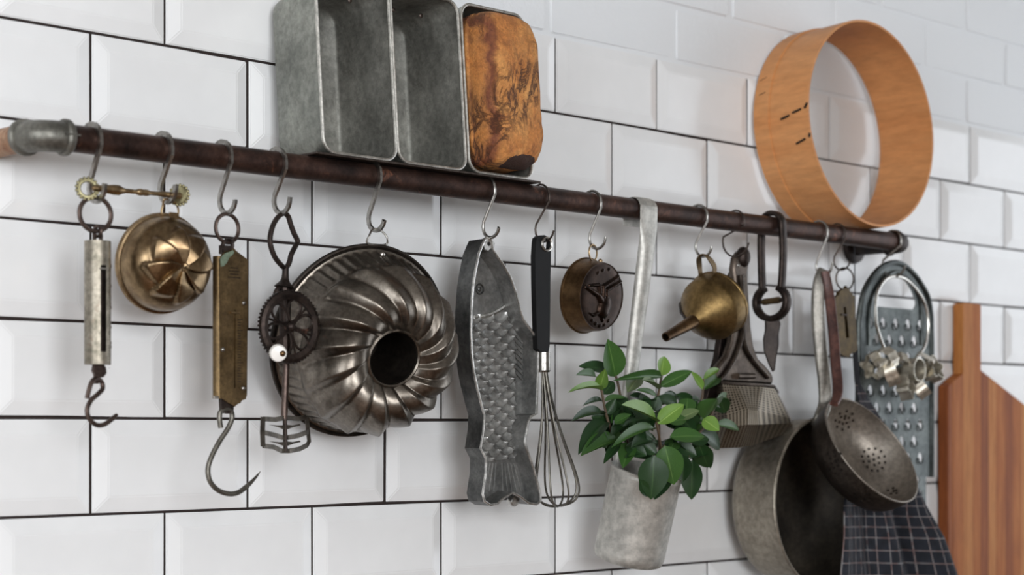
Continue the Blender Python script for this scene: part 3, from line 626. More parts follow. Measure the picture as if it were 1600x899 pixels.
def vstrip(pts, name, mat, w=.0050, th=.0014, closed=False):
    pp=[E(*p) for p in pts]; g=G(); v=[];f=[];n=len(pp)
    for i,p in enumerate(pp):
        a_=pp[max(i-1,0)]; b_=pp[min(i+1,n-1)]; T=(b_-a_).normalized(); wv=T.cross(V((0,1,0))); 
        wv=(V((0,0,1))-T*T.z); 
        if wv.length<.5: wv=V((1,0,0))-T*T.x
        wv.normalize(); nv=T.cross(wv); 
        for s,q in ((-1,-1),(1,-1),(1,1),(-1,1)): v.append(p+wv*(w/2*s)+nv*(th/2*q))
    for i in range(n-1):
        for q in range(4): f.append((i*4+q,i*4+(q+1)%4,(i+1)*4+(q+1)%4,(i+1)*4+q))
    f+=[(3,2,1,0),tuple((n-1)*4+q for q in range(4))]; obj(name,g.add(v,f),mat,t,flat=True)
vstrip([(412,655,.012),(430,656,.004),(441,654,0),(449,653,0),(466,655,-.006),(478,652,-.012)],'top_blade',M['blade'])
vstrip([(411,676,.012),(428,680,.004),(441,684,0),(450,684,0),(466,681,-.006),(482,675,-.012)],'middle_blade',M['blade'])
vstrip([(411,697,.012),(428,699,.005),(440,705,0),(452,705,0),(468,702,-.006),(480,696,-.012)],'bottom_blade',M['blade'])
obj('outer_blade', sweep([E(411,652,.012),E(410,675,.012),E(411,698,.012)],rect(.0055,.0014),False,V((1,0,0))), M['blade'], t, flat=True)
obj('outer_blade', sweep([E(479,650,-.012),E(481,672,-.012),E(483,690,-.012),E(479,697,-.012)],rect(.0045,.0014),False,V((1,0,0))), M['blade'], t, flat=True)
for y0,h_ in ((664,6),(690,6)):
    obj('wing_blade', prism([E(x,y,.001) for x,y in ((421,y0),(434,y0+1),(440,y0+1),(449,y0),(458,y0+1),(469,y0-1),(470,y0+1),(458,y0+4),(450,y0+h_+1),(443,y0+h_+1),(436,y0+4))],V((0,.0018,0))), M['blade'], t, flat=True)
obj('centre_pin', tube([E(445,652,-.001),E(446,706,-.001)],.0024,8), M['iron'], t)

# ================================================================= FLUTED RING CAKE TIN
c=P(563,534,.082); n_=view_normal(563,534,32,-27); MM=frame(c,n_); RB=.1105
t=thing('ring_cake_tin','large dark fluted ring cake tin with a round centre hole and rust freckles','cake tin',tuple(HK[5]))
prof=[(RB*.955,.002),(RB*.93,.004),(RB*.905,.012),(RB*.885,.022),(RB*.868,.031),(RB*.85,.038),(RB*.82,.050),(RB*.77,.063),(RB*.70,.075),(RB*.62,.084),(RB*.54,.0885),(RB*.46,.089),(RB*.39,.086),(RB*.33,.081),(RB*.285,.076)]
pr=smooth_path([V((r,h,0)) for r,h in prof],5); npr=len(pr)
def bund(a,b):
    i=min(npr-1,int(round(b*(npr-1)))); p=pr[i]; q=pr[max(0,i-1)]; q2=pr[min(npr-1,i+1)]; tg_=(q2-q).normalized(); nr=V((tg_.y,-tg_.x,0)); r,h=p.x,p.y
    if nr.y<0 and nr.x<0: nr=-nr
    th=2*PI*a; s0=.345*0
    u=(h-.034)/.055 if r>RB*.5 else 1
    body=max(0,min(1,(b-.36)/.05)); band=max(0,min(1,(.33-b)/.03))*max(0,min(1,(b-.05)/.04))
    tw=th+.62*max(0,(b-.36))/.64
    s=(tw*15/(2*PI))%1.0
    lobe=(s/.68 if s<.68 else (1-s)/.32); lobe=lobe**.85*(1.12-.12*lobe); fade=1-.8*max(0,(b-.84)/.16)
    amp=.0088*body*fade*min(1,.30+r/RB)
    rib=.5+.5*math.cos(th*52); disp=amp*(lobe-.45)+.0018*band*(rib-.5)
    if body>0 and b<.46: disp+=.0030*(1-(b-.36)/.10)*(lobe)
    return MM@V(((r+nr.x*disp)*math.cos(th),(r+nr.x*disp)*math.sin(th),h+nr.y*disp))
obj('body', grid(bund,360,npr,True), M['bundt'], t, sharp=75)
obj('rim', lathe([(RB*.955,.002),(RB*.965,.0005),(RB*.985,.002),(RB,.0015),(RB*1.006,-.001),(RB,-.0035),(RB*.98,-.004),(RB*.955,-.002)],96,MM), M['bundt_dark'], t)
hr=RB*.285
obj('hole_rim', lathe([(hr+.001,.075),(hr+.0015,.0775),(hr-.0005,.079),(hr-.002,.0775),(hr-.0022,.074)],48,MM), M['bundt'], t)
obj('centre_tube', lathe([(hr-.0018,.0775),(hr-.003,.06),(hr-.006,.03),(hr-.009,.001)],48,MM), M['bundt_dark'], t)  # black colour deepens the shade inside the tube and at its bottom
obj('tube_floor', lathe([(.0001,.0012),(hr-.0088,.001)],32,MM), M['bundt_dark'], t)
tp=MM@V((.003,RB*.995,0)); hk=HK[5]
obj('hanging_ring', tube(smooth_path([tp+V((-.0125,0,.001)),tp+V((-.0128,-.003,.009)),V((hk.x-.005,hk.y,hk.z-.001)),V((hk.x+.005,hk.y,hk.z-.001)),tp+V((.0128,-.003,.009)),tp+V((.0125,0,.001))],5,True),.0012,8,True), M['hook'], t)
obj('rivet', ball(MM@V((.006,RB*.918,.0105)),.0032,12,7), M['steel'], t)
def outline_to_plane(pts,d): return [P(x,y,d) for x,y in pts]
# ================================================================= FISH MOULD
FD,FB=.106,.079
t=thing('fish_mould','grey cast aluminium fish shaped mould with scales pressed in its floor','mould',tuple(HK[6]))
fo=[(757,373),(753.5,380),(747,396),(741,426),(737.5,450),(735,486),(734.5,520),(735.5,552),(739,580),(743,601),(751,633),(755.5,649),(754.5,672),(750,701),(758,717),(758,739),(753,772),(756,784.5),(766,791),(777,789),(790,778),(801,771.6),(812.6,778),(825.5,788),(838,790),(845.5,784.5),(845,771.6),(835,733),(825.5,707),(820.7,691),(825.5,662),(830,652),(839,647.4),(841,584.5),(841.7,534),(838.7,527),(819,500),(813,480),(807,456),(798,432),(786,411),(777,399),(771,389),(769.6,378),(766,373)]
rim=outline_to_plane(fo,FD)
cen=sum(rim,V())/len(rim)
def inset(pts,k):
    n=len(pts); out=[]
    for i in range(n):
        T=(pts[(i+1)%n]-pts[i-1]); T.normalize(); N_=V((-T.z,0,T.x)); 
        out.append(pts[i]+N_*k)
    return out
area2=sum(rim[i].x*rim[(i+1)%len(rim)].z-rim[(i+1)%len(rim)].x*rim[i].z for i in range(len(rim))); sg=1 if area2>0 else -1
mid=[p+V((0,FD-FB,0)) for p in inset(rim,sg*.0008)]
inn_t=[p+V((0,-.0002,0)) for p in inset(rim,sg*.0022)]; inn_b=[p+V((0,FD-FB-.0025,0)) for p in inset(rim,sg*.0030)]
n=len(rim)
def ring_strip(A,B): return G().add(A+B,[(i,(i+1)%n,n+(i+1)%n,n+i) for i in range(n)])
g=ring_strip(rim,mid); gi=ring_strip(inn_t,inn_b)
obj('outer_wall', g, M['alu_dark'], t, sharp=38); obj('inner_wall', gi, M['alu_in'], t, sharp=38)
obj('lip', tube([(a+b)/2 for a,b in zip(rim,inn_t)], .0016, 8, True), M['alu_lip'], t)
obj('mould_floor', prism(inn_b, V((0,.002,0))), M['alu_in'], t, sharp=30)
yb=inn_b[0].y
def inside(p,poly):
    c_=False
    for i in range(len(poly)):
        a_,b_=poly[i],poly[i-1]
        if (a_.z>p.z)!=(b_.z>p.z) and p.x<(b_.x-a_.x)*(p.z-a_.z)/(b_.z-a_.z)+a_.x: c_=not c_
    return c_
# relief: cast scales in rows down to the tail root
fl=lambda x,y: on_plane(x,y,V((0,yb,0)),V((0,-1,0)))
body_in=inset(rim,sg*.0036); body_in=[p+V((0,FD-FB,0)) for p in body_in]
body_in=inn_b
x0_,x1_=min(p.x for p in inn_b),fl(804,600).x; zt_,zb_=fl(770,497).z,fl(770,728).z; RS=.0128; DZ=.0084; DX=.0225
g=G(); NU,NV=92,300; idx={}
def scale_h(x,z):
    # rows nearer the head lie over the next ones; lips raised along each lower edge
    r0=int((zt_-z)/DZ)-1
    for rr_ in range(max(0,r0-1),r0+4):
        zc=zt_-rr_*DZ
        off_=.5*DX if rr_%2 else 0; kx=round((x-x0_-off_)/DX); cx_=x0_+off_+kx*DX; d_=math.hypot((x-cx_)/ (DX*.56),(z-zc)/RS)
        if d_<1: return .0003+.0046*d_**4
    return .0008
for j in range(NV):
    for i in range(NU):
        x=x0_+(x1_-x0_)*i/(NU-1); z=zt_+.10*(x-x0_)+(zb_-zt_)*j/(NV-1); zz=z-.10*(x-x0_)
        idx[i,j]=len(g.v); g.v.append(V((x,yb-scale_h(x,zz),z)))
for j in range(NV-1):
    for i in range(NU-1):
        c_=(g.v[idx[i,j]]+g.v[idx[i+1,j+1]])/2
        if inside(c_,inn_b): g.f.append((idx[i,j],idx[i+1,j],idx[i+1,j+1],idx[i,j+1]))
sc=obj('scale_relief', g, M['alu_scale'], t, sharp=60)
gl=smooth_path([fl(*p) for p in ((741,496),(758,494),(772,489),(784,482),(795,473))],4); obj('gill_ridge', tube(gl,.0028,8), M['alu_lip'], t)
ec=fl(749,452); obj('eye', torus(ec+V((0,-.001,0)),V((0,-1,0)),.0058,.0011,20,6).join(ball(ec,.0032,10,6,(1,.6,1))), M['alu_dark'], t)
gf=G()
for k in range(17):
    yy=508+k*8.2; a_,b_=fl(804,yy),fl(815.5,yy+12)
    if inside(b_,inn_b): gf.join(tube([a_+V((0,-.001,0)),b_+V((0,-.001,0))],.0014,5))
o=obj('fin_rays', gf, M['alu_in'], t); o['kind']='stuff'
gf=G()
for k in range(11):
    a_,b_=fl(756+k*4.6,724),fl(742+k*7.2,768)
    if inside(b_,inn_b): gf.join(tube([a_,b_],.0012,5))
o=obj('tail_rays', gf, M['alu_in'], t); o['kind']='stuff'
obj('hanging_lug', prism([P(x,y,FD) for x,y in ((757,373),(762,370),(768,374),(773,380),(772,391),(767,388),(763,392),(758,390),(755,380))],V((0,.004,0)),[[P(764+3.0*math.cos(a_),381+3.6*math.sin(a_),FD) for a_ in [2*PI*k/10 for k in range(10)]]]), M['alu_lip'], t)
obj('tail_rivet', lathe([(.0,.004),(.006,.0035),(.0075,.001),(.0075,-.004)],18,frame(P(802.5,783,FD-.012),V((0,-1,-.1)))), M['alu_lip'], t)

# ================================================================= WHISK
H=HK[7]; D=-H.y
t=thing('whisk','balloon whisk with long black plastic handle and thin steel wires','whisk',tuple(H))
WX=lambda x,y,d=0:P(x,y,D+d)
oc=WX(851,382); ho=[oc+V((.0078*math.cos(a_)*1.0,0,.0085*math.sin(a_))) for a_ in [2*PI*k/18 for k in range(18)]]
hl=[(838,378),(839,372),(844,368),(851,367.5),(858,371),(861,378),(861,400),(860,440),(859.5,500),(859,540),(857,551),(846,551),(840,545),(838.5,500),(837,440),(836.5,400)]
obj('handle', prism([WX(x,y,.004) for x,y in hl],V((0,.008,0)),[[p+V((0,-.004,0)) for p in ho]]), M['black'], t, bevel=.003)
obj('grommet', torus(oc+V((0,-.004,0)),V((0,-1,0)),.0080,.0016,24,7), M['steel'], t)
obj('ferrule', lathe([(.0085,0),(.0085,-.022),(.007,-.024)],20,Matrix.Translation(WX(849.5,551)),True,True), M['hook'], t)
top_=WX(849.5,574); bot=WX(873,791); axv=(bot-top_); L=axv.length; axn=axv.normalized(); e1=V((0,1,0)).cross(axn).normalized(); e2=axn.cross(e1)
for k in range(4):
    a_=PI*k/4+.28; dv=e1*math.cos(a_)+e2*math.sin(a_); pts=[]
    for j in range(41):
        sd=1 if j<=20 else -1; u=(j if j<=20 else 40-j)/20
        pts.append(top_+axn*(L*(1-(1-u)**2))+dv*(sd*(.0270*math.sin(PI*u**1.55)+.003*(1-u))))
    obj('wire', tube(smooth_path(pts,2),.0013,6), M['iron_grey'], t)
obj('wire_neck', tube([WX(849.5,572),WX(850,582)],.0048,10), M['iron_grey'], t)

# ================================================================= SMALL COPPER MOULD
c=P(914,462,.088); n_=view_normal(914,462,50,-4); MM=frame(c,n_); Rc=.0475
t=thing('copper_mould','small round dark copper mould with a raised bird on its face','mould',tuple(HK[8]))
obj('side', lathe([(Rc,-.001),(Rc*1.01,.0005),(Rc,.002),(Rc*.975,.0025),(Rc*.94,.010),(Rc*.905,.024),(Rc*.885,.0275)],64,MM), M['copper'], t)
caps=[((.10,-.34),(.16,-.20),.24,.24,.0052),((.0,-.12),(-.16,.02),.12,.08,.0034),((-.16,.02),(-.42,.12),.07,.06,.0030),((-.42,.12),(-.70,.22),.055,.025,.0026),
 ((.04,-.06),(.02,.26),.07,.06,.0032),((.02,.26),(.62,.56),.065,.04,.0032),((.20,-.10),(.16,.18),.06,.05,.0028),((.16,.18),(.74,.44),.06,.04,.0030),((-.10,.10),(-.16,.30),.06,.05,.0028),((-.16,.30),(-.56,.26),.045,.02,.0024),
 ((-.06,-.40),(-.30,-.50),.05,.03,.0024),((-.30,-.50),(-.44,-.46),.035,.02,.0020),((.05,-.55),(.10,-.62),.05,.04,.0022)]
caps+=[((x,y),(x+.03,y+.02),.035,.03,.0014) for x,y in ((-.25,.60),(-.05,.68),(.2,.72),(-.18,-.72),(0,-.77),(.18,-.74),(-.34,-.64),(.34,-.62))]
def relief(x,y):
    h=0
    for (ax_,ay),(bx,by),r0,r1,hh in caps:
        dx,dy=bx-ax_,by-ay; tt=max(0,min(1,((x-ax_)*dx+(y-ay)*dy)/(dx*dx+dy*dy+1e-9))); d_=math.hypot(x-ax_-dx*tt,y-ay-dy*tt)/(r0+(r1-r0)*tt)
        if d_<1: h=max(h,hh*(1-d_*d_)**.6)
    return h
def face(a,b):
    r=Rc*.886*(1-b)+1e-5; th=2*PI*a; x,y=r*math.cos(th),r*math.sin(th); h=.0278-.0012*min(1,(1-b)/.95)**8
    return MM@V((x,y,h+relief(x/Rc,y/Rc)))
obj('embossed_face', grid(face,150,70,True), M['copper_dark'], t, sharp=80)
tp=MM@V((.0,Rc*.99,.001)); hk=HK[8]; rc=(tp+hk)/2; obj('hanging_ring', torus(rc,V((.25,-1,0)),max(.006,(hk-tp).length/2),.0011,24,8), M['brass'], t)
obj('rivet', ball(MM@V((.008,Rc*.93,.014)),.003,10,6), M['brass'], t)

# ================================================================= DIPPER (ladle) with a plant in it
hx=P(1016,330,.117).x
t=thing('dipper','tall dull aluminium dipper hooked over the rail by its long flat handle','ladle',(hx,-.117,ZR))
mt=V((P(1011,735,.128).x,-.128,zf(1011,735,.128))); mb=V((P(981,876,.096).x,-.096,zf(981,876,.096)))
axm=(mt-mb).normalized(); DM=frame(mb,axm,V((0,1,.2))); Hm=(mt-mb).length; Rm_=.0455
obj('cup', lathe([(.0,0),(Rm_*.86,0),(Rm_*.95,.002),(Rm_*.99,.008),(Rm_,.014),(Rm_*1.0,Hm*.93),(Rm_*1.015,Hm*.945),(Rm_*1.0,Hm*.96),(Rm_*1.01,Hm-.002),(Rm_*1.035,Hm),(Rm_*1.0,Hm+.001),(Rm_*.97,Hm-.003),(Rm_*.96,.015),(.0,.012)],64,DM), M['alu'], t, sharp=50)
pth=[V((hx,-DR+RR+.001,ZR-.020))]+[V((hx,-DR+(RR+.0015)*math.cos(a_),ZR+(RR+.0015)*math.sin(a_))) for a_ in [PI*k/10 for k in range(11)]]
pth=[V((p.x,p.y,p.z)) for p in pth]
back=mt+ (V((0,1,0))-axm*axm.y).normalized()*(Rm_*1.03)
p_top=V((hx,-.1168,ZR-.012)); p_bot=V((back.x,back.y+.001,back.z-.004))
pth+= [p_top.lerp(p_bot,q) for q in (.06,.16,.3,.45,.6,.75,.9,1)]+[back-axm*.05]
pp=smooth_path(pth,4); N_=len(pp); v=[];f=[];fr=frames(pp,False,V((1,0,0))); m_=14
for i,(p,(u,w)) in enumerate(zip(pp,fr)):
    dz_=ZR-p.z; q=max(0,min(1,(dz_-.02)/.035)); front=p.y<-DR-.005 or dz_>.03
    if not front: q=0
    q2=max(0,min(1,(dz_-.02)/.22)) if front else 0
    wd=.0165-.0030*q-.0025*q2; th_=.0012+.0070*q-.002*q2
    v+=[p+u*(wd*math.copysign(abs(math.cos(2*PI*k/m_))**.8,math.cos(2*PI*k/m_)))+w*(th_*math.sin(2*PI*k/m_)) for k in range(m_)]
for i in range(N_-1):
    for q in range(m_): f.append((i*m_+q,i*m_+(q+1)%m_,(i+1)*m_+(q+1)%m_,(i+1)*m_+q))
f+=[tuple(range(m_))[::-1],tuple((N_-1)*m_+q for q in range(m_))]
obj('handle', G().add(v,f), M['alu'], t, sharp=70)
pt=thing('leafy_plant','leafy green plant with oval leaves growing out of the aluminium dipper','plant',tuple(mt))
obj('soil', lathe([(.0001,Hm-.016),(Rm_*.6,Hm-.013),(Rm_*.955,Hm-.018)],24,DM), M['soil'], pt)
LM=[]
def leaf_mesh(mat, curl, cup):
    g=G(); nu,nv=7,11; uvs=[]
    for j in range(nv):
        tt=j/(nv-1); hw=.5*(math.sin(PI*tt**.82)**.78)*(1 if tt<1 else 0)+.012*(1-tt)
        for i in range(nu):
            s=i/(nu-1)*2-1; g.v.append(V((s*hw, tt, -curl*tt*tt - .10*math.sin(PI*tt)*0 + cup*hw*abs(s)**1.4*.8 + .02*math.sin(9*tt)*abs(s)*hw))); uvs.append((i/(nu-1),tt))
    for j in range(nv-1):
        for i in range(nu-1): g.f.append((j*nu+i,j*nu+i+1,(j+1)*nu+i+1,(j+1)*nu+i))
    me=bpy.data.meshes.new('leaf'); me.from_pydata([tuple(p) for p in g.v],[],g.f); l=me.uv_layers.new(name='UVMap')
    for i,lp in enumerate(me.loops): l.data[i].uv=uvs[lp.vertex_index]
    me.polygons.foreach_set('use_smooth',[True]*len(me.polygons)); me.materials.append(mat); return me
LM={(k,c_):leaf_mesh(LEAF[k],cu,cp) for k in range(4) for c_,(cu,cp) in enumerate(((.10,.35),(.25,.25),(-.08,.45)))}
def leaf(bx,by,tx,ty,w,kind,d,dt=0,roll=0,shape=0):
    K=.278; b_=P(900+bx*K,530+by*K,d); e_=P(900+tx*K,530+ty*K,d+dt); Y=e_-b_; L_=Y.length; Y.normalize()
    sc_px=F_PX/((b_-CAM).dot(CF)); W_=w*K/sc_px*1.10
    nv=-ray(900+bx*K,530+by*K).normalized()+V((0,0,.55)); nv=(nv-Y*nv.dot(Y)).normalized(); X=Y.cross(nv); 
    R3=Matrix((X,Y,nv)).transposed().to_4x4()@Matrix.Rotation(roll,4,'Y')
    o=bpy.data.objects.new('leaf',LM[(kind,shape)]); COL.objects.link(o); o.parent=pt
    W_=min(W_,L_*1.0); o.matrix_local=Matrix.Translation(b_-V(W[pt.name]))@R3@Matrix.Diagonal((W_*1.08,L_*1.12,L_*.9,1))
D0=.130
LV=[(222,212,190,28,118,1,.0,.01,.3,0),(190,180,50,138,75,0,-.01,-.01,.2,1),(112,215,25,192,50,1,.005,.02,-.2,0),(135,275,165,172,62,2,.02,.02,.4,2),(150,290,15,234,42,2,.03,.03,.2,1),(152,312,210,243,62,0,.01,0,.3,0),(150,352,75,335,36,0,.01,.02,0,1),(157,424,30,395,68,0,.02,.03,.1,1),(160,352,300,308,48,1,.02,.0,-.3,1),(170,424,218,346,55,0,.02,.01,.3,0),(170,468,45,562,92,0,.02,.03,.1,1),(237,562,58,622,98,1,.035,.02,.15,0),(242,590,172,662,48,0,.035,.01,0,1),(215,472,295,428,48,1,.03,.02,.1,0),(288,302,345,226,78,3,-.005,-.02,.2,2),(300,318,452,366,52,0,.0,-.01,.2,1),
(482,214,310,196,48,1,.0,.03,-.5,1),(478,208,492,114,72,2,.0,-.01,.5,2),(472,268,642,178,64,1,.005,.02,.3,1),(462,284,393,222,58,3,.01,.02,.2,0),(455,330,375,272,42,1,.005,.01,.1,1),(470,375,572,308,64,0,.005,-.01,.1,0),(563,310,692,400,74,0,-.005,.01,.2,1),
(452,466,300,363,96,2,.055,.02,.1,0),(460,478,592,374,86,2,.055,.015,.1,0),(444,508,264,520,64,1,.055,.03,.1,1),(470,440,300,438,70,0,.03,.0,.1,1),(500,600,548,800,138,1,.062,.006,.1,1),(440,655,428,876,145,0,.055,.0,-.15,1),(526,552,715,532,80,1,.055,.02,.1,1),(560,455,682,402,54,3,.03,.01,.2,0),(520,740,448,880,96,0,.045,.0,.1,0),(360,790,398,880,52,0,.045,0,0,0),(600,650,600,788,90,0,.05,.0,.1,0),(655,680,645,880,105,0,.045,0,.1,1),(690,590,742,722,96,0,.04,.0,.3,1),(738,610,755,718,42,0,.03,0,0,0),
(795,335,735,455,128,1,.02,.02,.5,2),(800,330,840,410,80,0,.015,0,.3,0),(715,450,795,505,76,2,.04,.02,.1,0),(785,482,938,490,58,1,.01,.0,.2,1),(790,340,908,310,46,1,-.01,-.01,.2,1),(712,282,658,192,42,2,.0,0,.2,0),(715,232,802,163,40,2,.0,-.01,.1,0),(712,288,805,205,64,1,-.005,-.02,.3,0),(702,355,665,333,50,0,.0,.01,0,0),(700,525,832,602,92,0,.025,0,.2,1),(330,560,445,640,84,0,.03,.02,.1,0),(280,600,385,640,84,0,.03,.02,.0,1),(300,520,425,562,84,0,.02,.02,.1,0),(560,600,665,642,84,0,.03,.02,.1,1),(390,410,425,500,70,0,.02,.02,.2,0),(220,342,300,404,74,0,.005,.02,.2,0),(600,450,665,525,70,0,.02,.02,.1,0),(640,500,560,560,80,0,.02,.02,.1,0),(300,470,210,520,70,0,.02,.02,.2,0),(520,470,620,440,64,1,.03,.01,.1,1),(250,420,330,470,70,0,.01,.02,.3,0),(500,300,560,360,60,0,-.01,0,.2,0),(560,680,500,740,84,0,.04,.01,.1,0),(690,470,640,400,60,1,.02,0,.2,0),(430,560,330,590,80,0,.04,.01,.1,0),(640,580,740,560,70,0,.035,.01,.1,0),(240,520,330,450,60,0,.025,.01,.2,0),(620,620,560,560,70,0,.03,.01,0,0)]
for (bx,by,tx,ty,w,k,d,dt,ro,sh) in LV: leaf(bx,by,tx,ty,w,k,D0+d,dt,ro,sh)
rl=random.Random(5)
for k in range(58):
    cx_=rl.uniform(210,740) if k<40 else rl.uniform(120,300); cy_=rl.uniform(430,650) if k<26 else rl.uniform(330,450) if k<40 else rl.uniform(400,600); an=rl.uniform(0,2*PI); L_=rl.uniform(80,130)
    leaf(cx_-math.cos(an)*L_*.4,cy_-math.sin(an)*L_*.3,cx_+math.cos(an)*L_*.6,cy_+math.sin(an)*L_*.45+20,rl.uniform(60,85),0 if k%5 else 1,D0+rl.uniform(-.005,.03),rl.uniform(0,.02),rl.uniform(-.4,.4),k%2)
def stem(pts): obj('stem', tube(smooth_path([P(900+x*.278,530+y*.278,D0+d) for x,y,d in pts],4),.0017,7), M['stem'], pt)
stem([(270,640,.015),(200,520,.02),(165,400,.02),(148,310,.02),(140,270,.02)]); stem([(300,640,.01),(265,420,.0),(240,270,0),(222,205,0)]); stem([(470,640,.02),(465,450,.01),(462,330,.005),(472,262,0),(482,205,0)])
stem([(480,660,.03),(470,560,.05),(452,470,.055)]); stem([(560,650,.02),(660,500,.02),(705,360,.0),(716,225,0)]); stem([(560,660,.03),(680,540,.035),(740,470,.03),(795,340,.02)]); stem([(440,680,.03),(470,640,.055),(500,600,.06)]); stem([(580,680,.03),(640,660,.045)])

# ================================================================= FUNNEL
H=HK[9]; c=P(1122,474,.104); n_=view_normal(1122,474,39,-143); MM=frame(c,n_); Rf=.0445
t=thing('funnel','brass funnel with soldered seam pointing its spout down beside the dipper','funnel',tuple(H))
hub=.0085
obj('cone', lathe([(Rf*.97,0),(Rf*1.02,-.001),(Rf*1.02,.002),(Rf,.003),(Rf*.985,.022),(Rf*.95,.0265),(Rf*.62,.047),(hub*1.1,.064),(hub*.8,.064),(Rf*.6,.045),(Rf*.93,.024),(Rf*.97,0)],56,MM), M['funnel'], t, sharp=24)
sp0=MM@V((0,0,.061)); sp1=P(1040,527,-(MM@V((0,0,.1))).y)
obj('spout', lathe([(hub*1.1,0),(hub*.72,(sp1-sp0).length),(hub*.54,(sp1-sp0).length),(hub*.8,.002)],24,frame(sp0,(sp1-sp0))), M['copper'], t)
sa=math.radians(165); obj('seam', tube([MM@V((r_*math.cos(sa),r_*math.sin(sa),h_)) for r_,h_ in ((Rf*1.01,.001),(Rf*.99,.022),(Rf*.95,.0275),(Rf*.62,.048),(hub*1.1,.0635))],.0026,8), M['iron'], t)
q3=MM.to_3x3().transposed()@V((0,0,1)); at=math.atan2(q3.y,q3.x); hk=HK[9]
A_=MM@V((Rf*math.cos(at+.22),Rf*math.sin(at+.22),.008)); B_=MM@V((Rf*math.cos(at-.22),Rf*math.sin(at-.22),.008)); sd=(B_-A_).normalized()
pth=smooth_path([A_-V((0,0,.004)),A_+V((0,0,.010))-sd*.002,hk-sd*.0075+V((0,0,-.004)),hk-sd*.002+V((0,0,.0005)),hk+sd*.003+V((0,0,.0005)),hk+sd*.008+V((0,0,-.004)),B_+V((0,0,.010))+sd*.002,B_-V((0,0,.004))],5)
obj('strap_handle', sweep(pth,rect(.0085,.0014),False,sd.cross(V((0,0,1)))), M['brass_plate'], t, flat=True)

# ================================================================= POTATO PRESS
H=HK[10]; D=.088
t=thing('potato_press','old cast metal potato press with two handles and a perforated basket','potato press',tuple(H)); RP=lambda x,y,d=0:P(x,y,D+d)
ho=[(1150,402),(1156,393),(1164,392),(1171,397),(1172,408),(1169,425),(1170,450),(1172,480),(1174,510),(1178,540),(1185,560),(1197,572),(1206,583),(1209,590),(1207,602),(1190,601),(1150,598),(1128,597),(1116,600),(1118,585),(1124,570),(1136,555),(1143,535),(1147,505),(1150,470),(1149,440),(1147,420)]
obj('front_handle', prism([RP(x,y,.014) for x,y in ho],V((0,.011,0))), M['ricer'], t, bevel=.004)
obj('handle_tip', ball(RP(1161,402,.012),.0115,16,9,(1,.8,1.25)), M['iron'], t)
for pts in (((1158,430),(1160,480),(1160,520),(1150,555),(1136,580),(1124,594)),((1160,500),(1164,540),(1180,568),(1200,590))): obj('raised_rib', tube(smooth_path([RP(x,y,.0155) for x,y in pts],4),.0032,8), M['ricer'], t)
bo=[(1150,405),(1153,412),(1140,440),(1132,480),(1128,520),(1122,560),(1110,600),(1098,650),(1108,652),(1124,610),(1140,560),(1146,520),(1150,470),(1157,440)]
obj('rear_handle', prism([RP(x,y,-.004) for x,y in bo],V((0,.010,0))), M['iron'], t, bevel=.003)
obj('hinge_pin', tube([RP(1152,588,.017),RP(1178,588,.017)],.0042,10), M['ricer'], t)
obj('rivet', ball(RP(1152,415,.012),.0035,10,6), M['hook'], t)
# basket: wedge hull, a flat front facet in a V and curved sides
top=[RP(1112,598,-.030),RP(1128,597,.016),RP(1150,599,.020),RP(1192,601,.020),RP(1208,603,.016),RP(1214,612,-.030)]
midl=[RP(1100,655,-.036),RP(1135,650,.030),RP(1168,640,.042),RP(1184,642,.044),RP(1234,655,.018),RP(1240,660,-.036)]
low=[RP(1098,672,-.036),RP(1136,668,.032),RP(1168,664,.044),RP(1186,664,.044),RP(1236,662,.016),RP(1240,666,-.036)]
bt_=[RP(1102,698,-.036),RP(1124,701,.012),RP(1155,700,.022),RP(1178,696,.022),RP(1222,680,.004),RP(1234,674,-.036)]
rows=[top,midl,low,bt_]
def blend(u,v):
    a_=min(4.9999,u*5); i=int(a_); q=a_-i; b_=min(2.9999,v*3); j=int(b_); w_=b_-j
    return (rows[j][i]*(1-q)+rows[j][i+1]*q)*(1-w_)+(rows[j+1][i]*(1-q)+rows[j+1][i+1]*q)*w_
g=grid(blend,46,31); uv=[(i/45,j/30) for j in range(31) for i in range(46)]
obj('perforated_basket', g, M['perf'], t, sharp=22, uv=uv)
obj('basket_rim', tube([p+V((0,-.001,-.001)) for p in top],.0024,8), M['ricer'], t)
gw=G().add(top+[p for p in bt_],[tuple(range(6)),tuple(range(11,5,-1))]); obj('basket_plate', gw, M['iron'], t, flat=True)

# ================================================================= IRON CHERRY TONGS straddling the rail
t=thing('iron_tongs','dark iron tongs straddling the rail with a ring joint, a spool and a short blade','tongs',tuple(P(1209,350,.1)))
tx=P(1226,350,.122).x; z5=zf(1210,500,.1)
rr_=RR+.0052
left=[V((tx,-.10+rr_-.002,zf(1193,440,.0815))),]
path=[V((tx,-.0835,zf(1194,455,.083))),V((tx,-.0822,zf(1193,420,.083))),V((tx,-.0815,zf(1193,385,.082))),V((tx,-.0822,ZR))]+[V((tx,-.10+(rr_)*math.cos(a_),ZR+rr_*math.sin(a_))) for a_ in [PI*k/10 for k in range(1,10)]]+[V((tx,-.118,ZR)),V((tx,-.1195,zf(1225,390,.119))),V((tx,-.118,zf(1220,430,.118))),V((tx,-.1155,zf(1216,455,.116)))]
obj('bent_handle', sweep(smooth_path(path,4),rrect(.0125,.0068,.0022,2),False,V((1,0,0))), M['iron'], t, sharp=50)
rc=V((tx,-.0995,zf(1208,473,.10))); ry,rz=.0265,.0225
pts=[rc+V((0,-ry*math.sin(a_)*1.0,rz*math.cos(a_))) for a_ in [math.radians(28)+math.radians(304)*k/22 for k in range(23)]]
obj('ring_joint', sweep(pts,rrect(.0135,.0085,.0025,2),False,V((1,0,0))), M['iron'], t, sharp=50)
